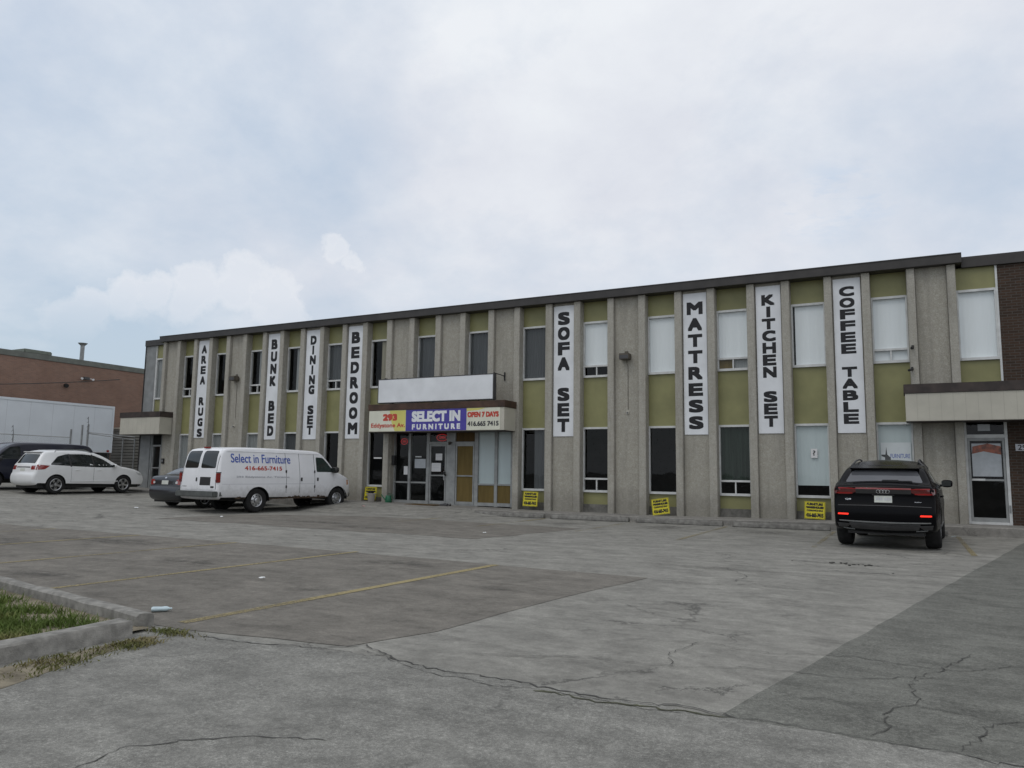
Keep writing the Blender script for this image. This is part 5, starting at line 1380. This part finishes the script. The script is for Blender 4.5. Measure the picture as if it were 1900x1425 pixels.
# cloud deck: direction projected on a plane overhead
inv = mth(nt, 'DIVIDE', 1.0, mth(nt, 'ADD', zz, .42))
pj = nt.nodes.new('ShaderNodeVectorMath'); pj.operation = 'SCALE'; nt.links.new(dv, pj.inputs[0]); nt.links.new(inv, pj.inputs['Scale'])
def maps(v, loc, sc_):
    mp = nt.nodes.new('ShaderNodeMapping'); mp.inputs['Location'].default_value = loc; mp.inputs['Scale'].default_value = sc_
    nt.links.new(v, mp.inputs['Vector']); return mp.outputs[0]
pm = maps(pj.outputs[0], (3.1, 1.7, 0), (1, 1, .3))
n1 = noise(nt, pm, 2.0, 10, .58, .1); n2 = noise(nt, maps(dv, (9, 4, 2), (1, 1, 1.5)), 3.0, 9, .58, .15); n3 = noise(nt, pm, .5, 4, .5)
# more cover to the right and overhead, thinner and bluer low on the left
side = mth(nt, 'ADD', mth(nt, 'MULTIPLY', sep.outputs[0], .24), mth(nt, 'MULTIPLY', sep.outputs[2], .30))
cover = mth(nt, 'ADD', mth(nt, 'ADD', mth(nt, 'MULTIPLY', n1, .95), mth(nt, 'MULTIPLY', n2, .35)), side)
cov = ramp(nt, cover, .42, .78)
dk = mth(nt, 'ADD', mth(nt, 'MULTIPLY', n2, .55), mth(nt, 'MULTIPLY', noise(nt, maps(dv, (2, 8, 5), (1, 1, 1.6)), 2.1, 9, .6, .1), .65))
deck = mix(nt, ramp(nt, dk, .44, .72), (4.85, 5.05, 5.6), (5.95, 6.15, 6.45))
blue = mix(nt, ramp(nt, zz, .0, .5), (3.7, 4.4, 5.15), (3.75, 4.45, 5.4))
blue = mix(nt, .2, blue, sky.outputs[0])
col = mix(nt, cov, blue, deck)
# thin gap with blue showing low on the right
# cumulus heaps low on the left: lumps about fixed directions, broken up by noise
LUMPS = [(-0.7378, 0.6392, 0.2169, 0.0325), (-0.75, 0.6307, 0.1994, 0.0341), (-0.7783, 0.5958, 0.198, 0.0347), (-0.7877, 0.5898, 0.1779, 0.0295), (-0.8089, 0.5587, 0.1834, 0.0256), (-0.8272, 0.5353, 0.1709, 0.0304), (-0.8452, 0.5096, 0.1612, 0.0266), (-0.86, 0.4898, 0.1435, 0.0311), (-0.7222, 0.665, 0.1902, 0.0352), (-0.7083, 0.6837, 0.1755, 0.0259), (-0.667, 0.6967, 0.2642, 0.0158), (-0.6594, 0.7075, 0.2543, 0.0212), (-0.6453, 0.7243, 0.2428, 0.0174)]
warp = nt.nodes.new('ShaderNodeTexNoise'); warp.inputs['Scale'].default_value = 22; warp.inputs['Detail'].default_value = 10; warp.inputs['Roughness'].default_value = .6
nt.links.new(dv, warp.inputs['Vector'])
wv = nt.nodes.new('ShaderNodeVectorMath'); wv.operation = 'MULTIPLY_ADD'; nt.links.new(warp.outputs['Color'], wv.inputs[0]); wv.inputs[1].default_value = (.045, .045, .045)
wo = nt.nodes.new('ShaderNodeVectorMath'); wo.operation = 'SUBTRACT'; nt.links.new(dv, wo.inputs[0]); wo.inputs[1].default_value = (.045, .045, .045)
nt.links.new(wo.outputs[0], wv.inputs[2])
F = None
for (cx_, cy_, cz_, rad) in LUMPS:
    d_ = nt.nodes.new('ShaderNodeVectorMath'); d_.operation = 'DISTANCE'; nt.links.new(wv.outputs[0], d_.inputs[0]); d_.inputs[1].default_value = (cx_, cy_, cz_)
    f_ = mth(nt, 'SUBTRACT', 1.0, mth(nt, 'DIVIDE', d_.outputs['Value'], rad))
    F = f_ if F is None else mth(nt, 'MAXIMUM', F, f_)
fine = noise(nt, dv, 34, 8, .65)
F = mth(nt, 'ADD', F, mth(nt, 'MULTIPLY', mth(nt, 'SUBTRACT', fine, .5), 1.1))
bk = mth(nt, 'MULTIPLY', ramp(nt, F, -.08, .4), ramp(nt, zz, .14, .22))
shade = mix(nt, ramp(nt, F, .05, .45), (6.35, 6.4, 6.55), (5.35, 5.6, 6.05))
col = mix(nt, mth(nt, 'MULTIPLY', bk, .78), col, shade)
B_ = None
for (cx_, cy_, cz_, rad) in [(-0.0643, 0.9434, 0.3255, 0.0351), (-0.0264, 0.9438, 0.3294, 0.0283), (-0.1035, 0.9415, 0.3209, 0.0273)]:
    d_ = nt.nodes.new('ShaderNodeVectorMath'); d_.operation = 'DISTANCE'; nt.links.new(dv, d_.inputs[0]); d_.inputs[1].default_value = (cx_, cy_, cz_)
    f_ = mth(nt, 'SUBTRACT', 1.0, mth(nt, 'DIVIDE', d_.outputs['Value'], rad * 1.6)); B_ = f_ if B_ is None else mth(nt, 'MAXIMUM', B_, f_)
gap = mth(nt, 'MULTIPLY', ramp(nt, B_, 0, .6), ramp(nt, noise(nt, maps(dv, (0, 0, 0), (1, 1, 3.2)), 11, 7, .6), .48, .62))
col = mix(nt, mth(nt, 'MULTIPLY', gap, .55), col, (3.6, 4.5, 5.7))
# overcast skies are brighter overhead, above the view
top = nt.nodes.new('ShaderNodeMapRange'); top.inputs[1].default_value = .55; top.inputs[2].default_value = 1.0; top.inputs[3].default_value = 1.0; top.inputs[4].default_value = 1.0
nt.links.new(zz, top.inputs[0])
vs_ = nt.nodes.new('ShaderNodeVectorMath'); vs_.operation = 'SCALE'; nt.links.new(col, vs_.inputs[0]); nt.links.new(top.outputs[0], vs_.inputs['Scale'])
nt.links.new(vs_.outputs[0], bg.inputs[0]); bg.inputs[1].default_value = .142
nt.links.new(bg.outputs[0], out.inputs[0])

sl = bpy.data.lights.new('sun', 'SUN'); sl.energy = .6; sl.angle = R(28); sl.color = (1, .96, .9)
so = bpy.data.objects.new('sun', sl); COL.objects.link(so)
az, el = R(SUN_AZ), R(SUN_EL)
sd = Vector((math.sin(az) * math.cos(el), math.cos(az) * math.cos(el), math.sin(el)))   # towards the sun
so.rotation_euler = sd.to_track_quat('Z', 'Y').to_euler()

cam = bpy.data.cameras.new('camera'); co = bpy.data.objects.new('camera', cam); COL.objects.link(co)
yaw, pitch, roll = .48023, .11723, .01392
right = Vector((math.cos(yaw), math.sin(yaw), 0)); fwd = Vector((-math.sin(yaw), math.cos(yaw), 0)); up = Vector((0, 0, 1))
f2 = fwd * math.cos(pitch) + up * math.sin(pitch); u2 = up * math.cos(pitch) - fwd * math.sin(pitch)
r3 = right * math.cos(roll) + u2 * math.sin(roll); u3 = u2 * math.cos(roll) - right * math.sin(roll)
co.matrix_world = Matrix(((r3.x, u3.x, -f2.x, 32.133), (r3.y, u3.y, -f2.y, -23.569), (r3.z, u3.z, -f2.z, 1.42), (0, 0, 0, 1)))
cam.sensor_width = 36; cam.lens = 36 * 1400 / 1900; cam.clip_start = .05; cam.clip_end = 3000
sc.camera = co
sc.view_settings.view_transform = 'Standard'; sc.view_settings.look = 'None'; sc.view_settings.gamma = 1; sc.view_settings.exposure = 0
sc.cycles.max_bounces = 8; sc.cycles.transparent_max_bounces = 12
sc.cycles.use_denoising = True
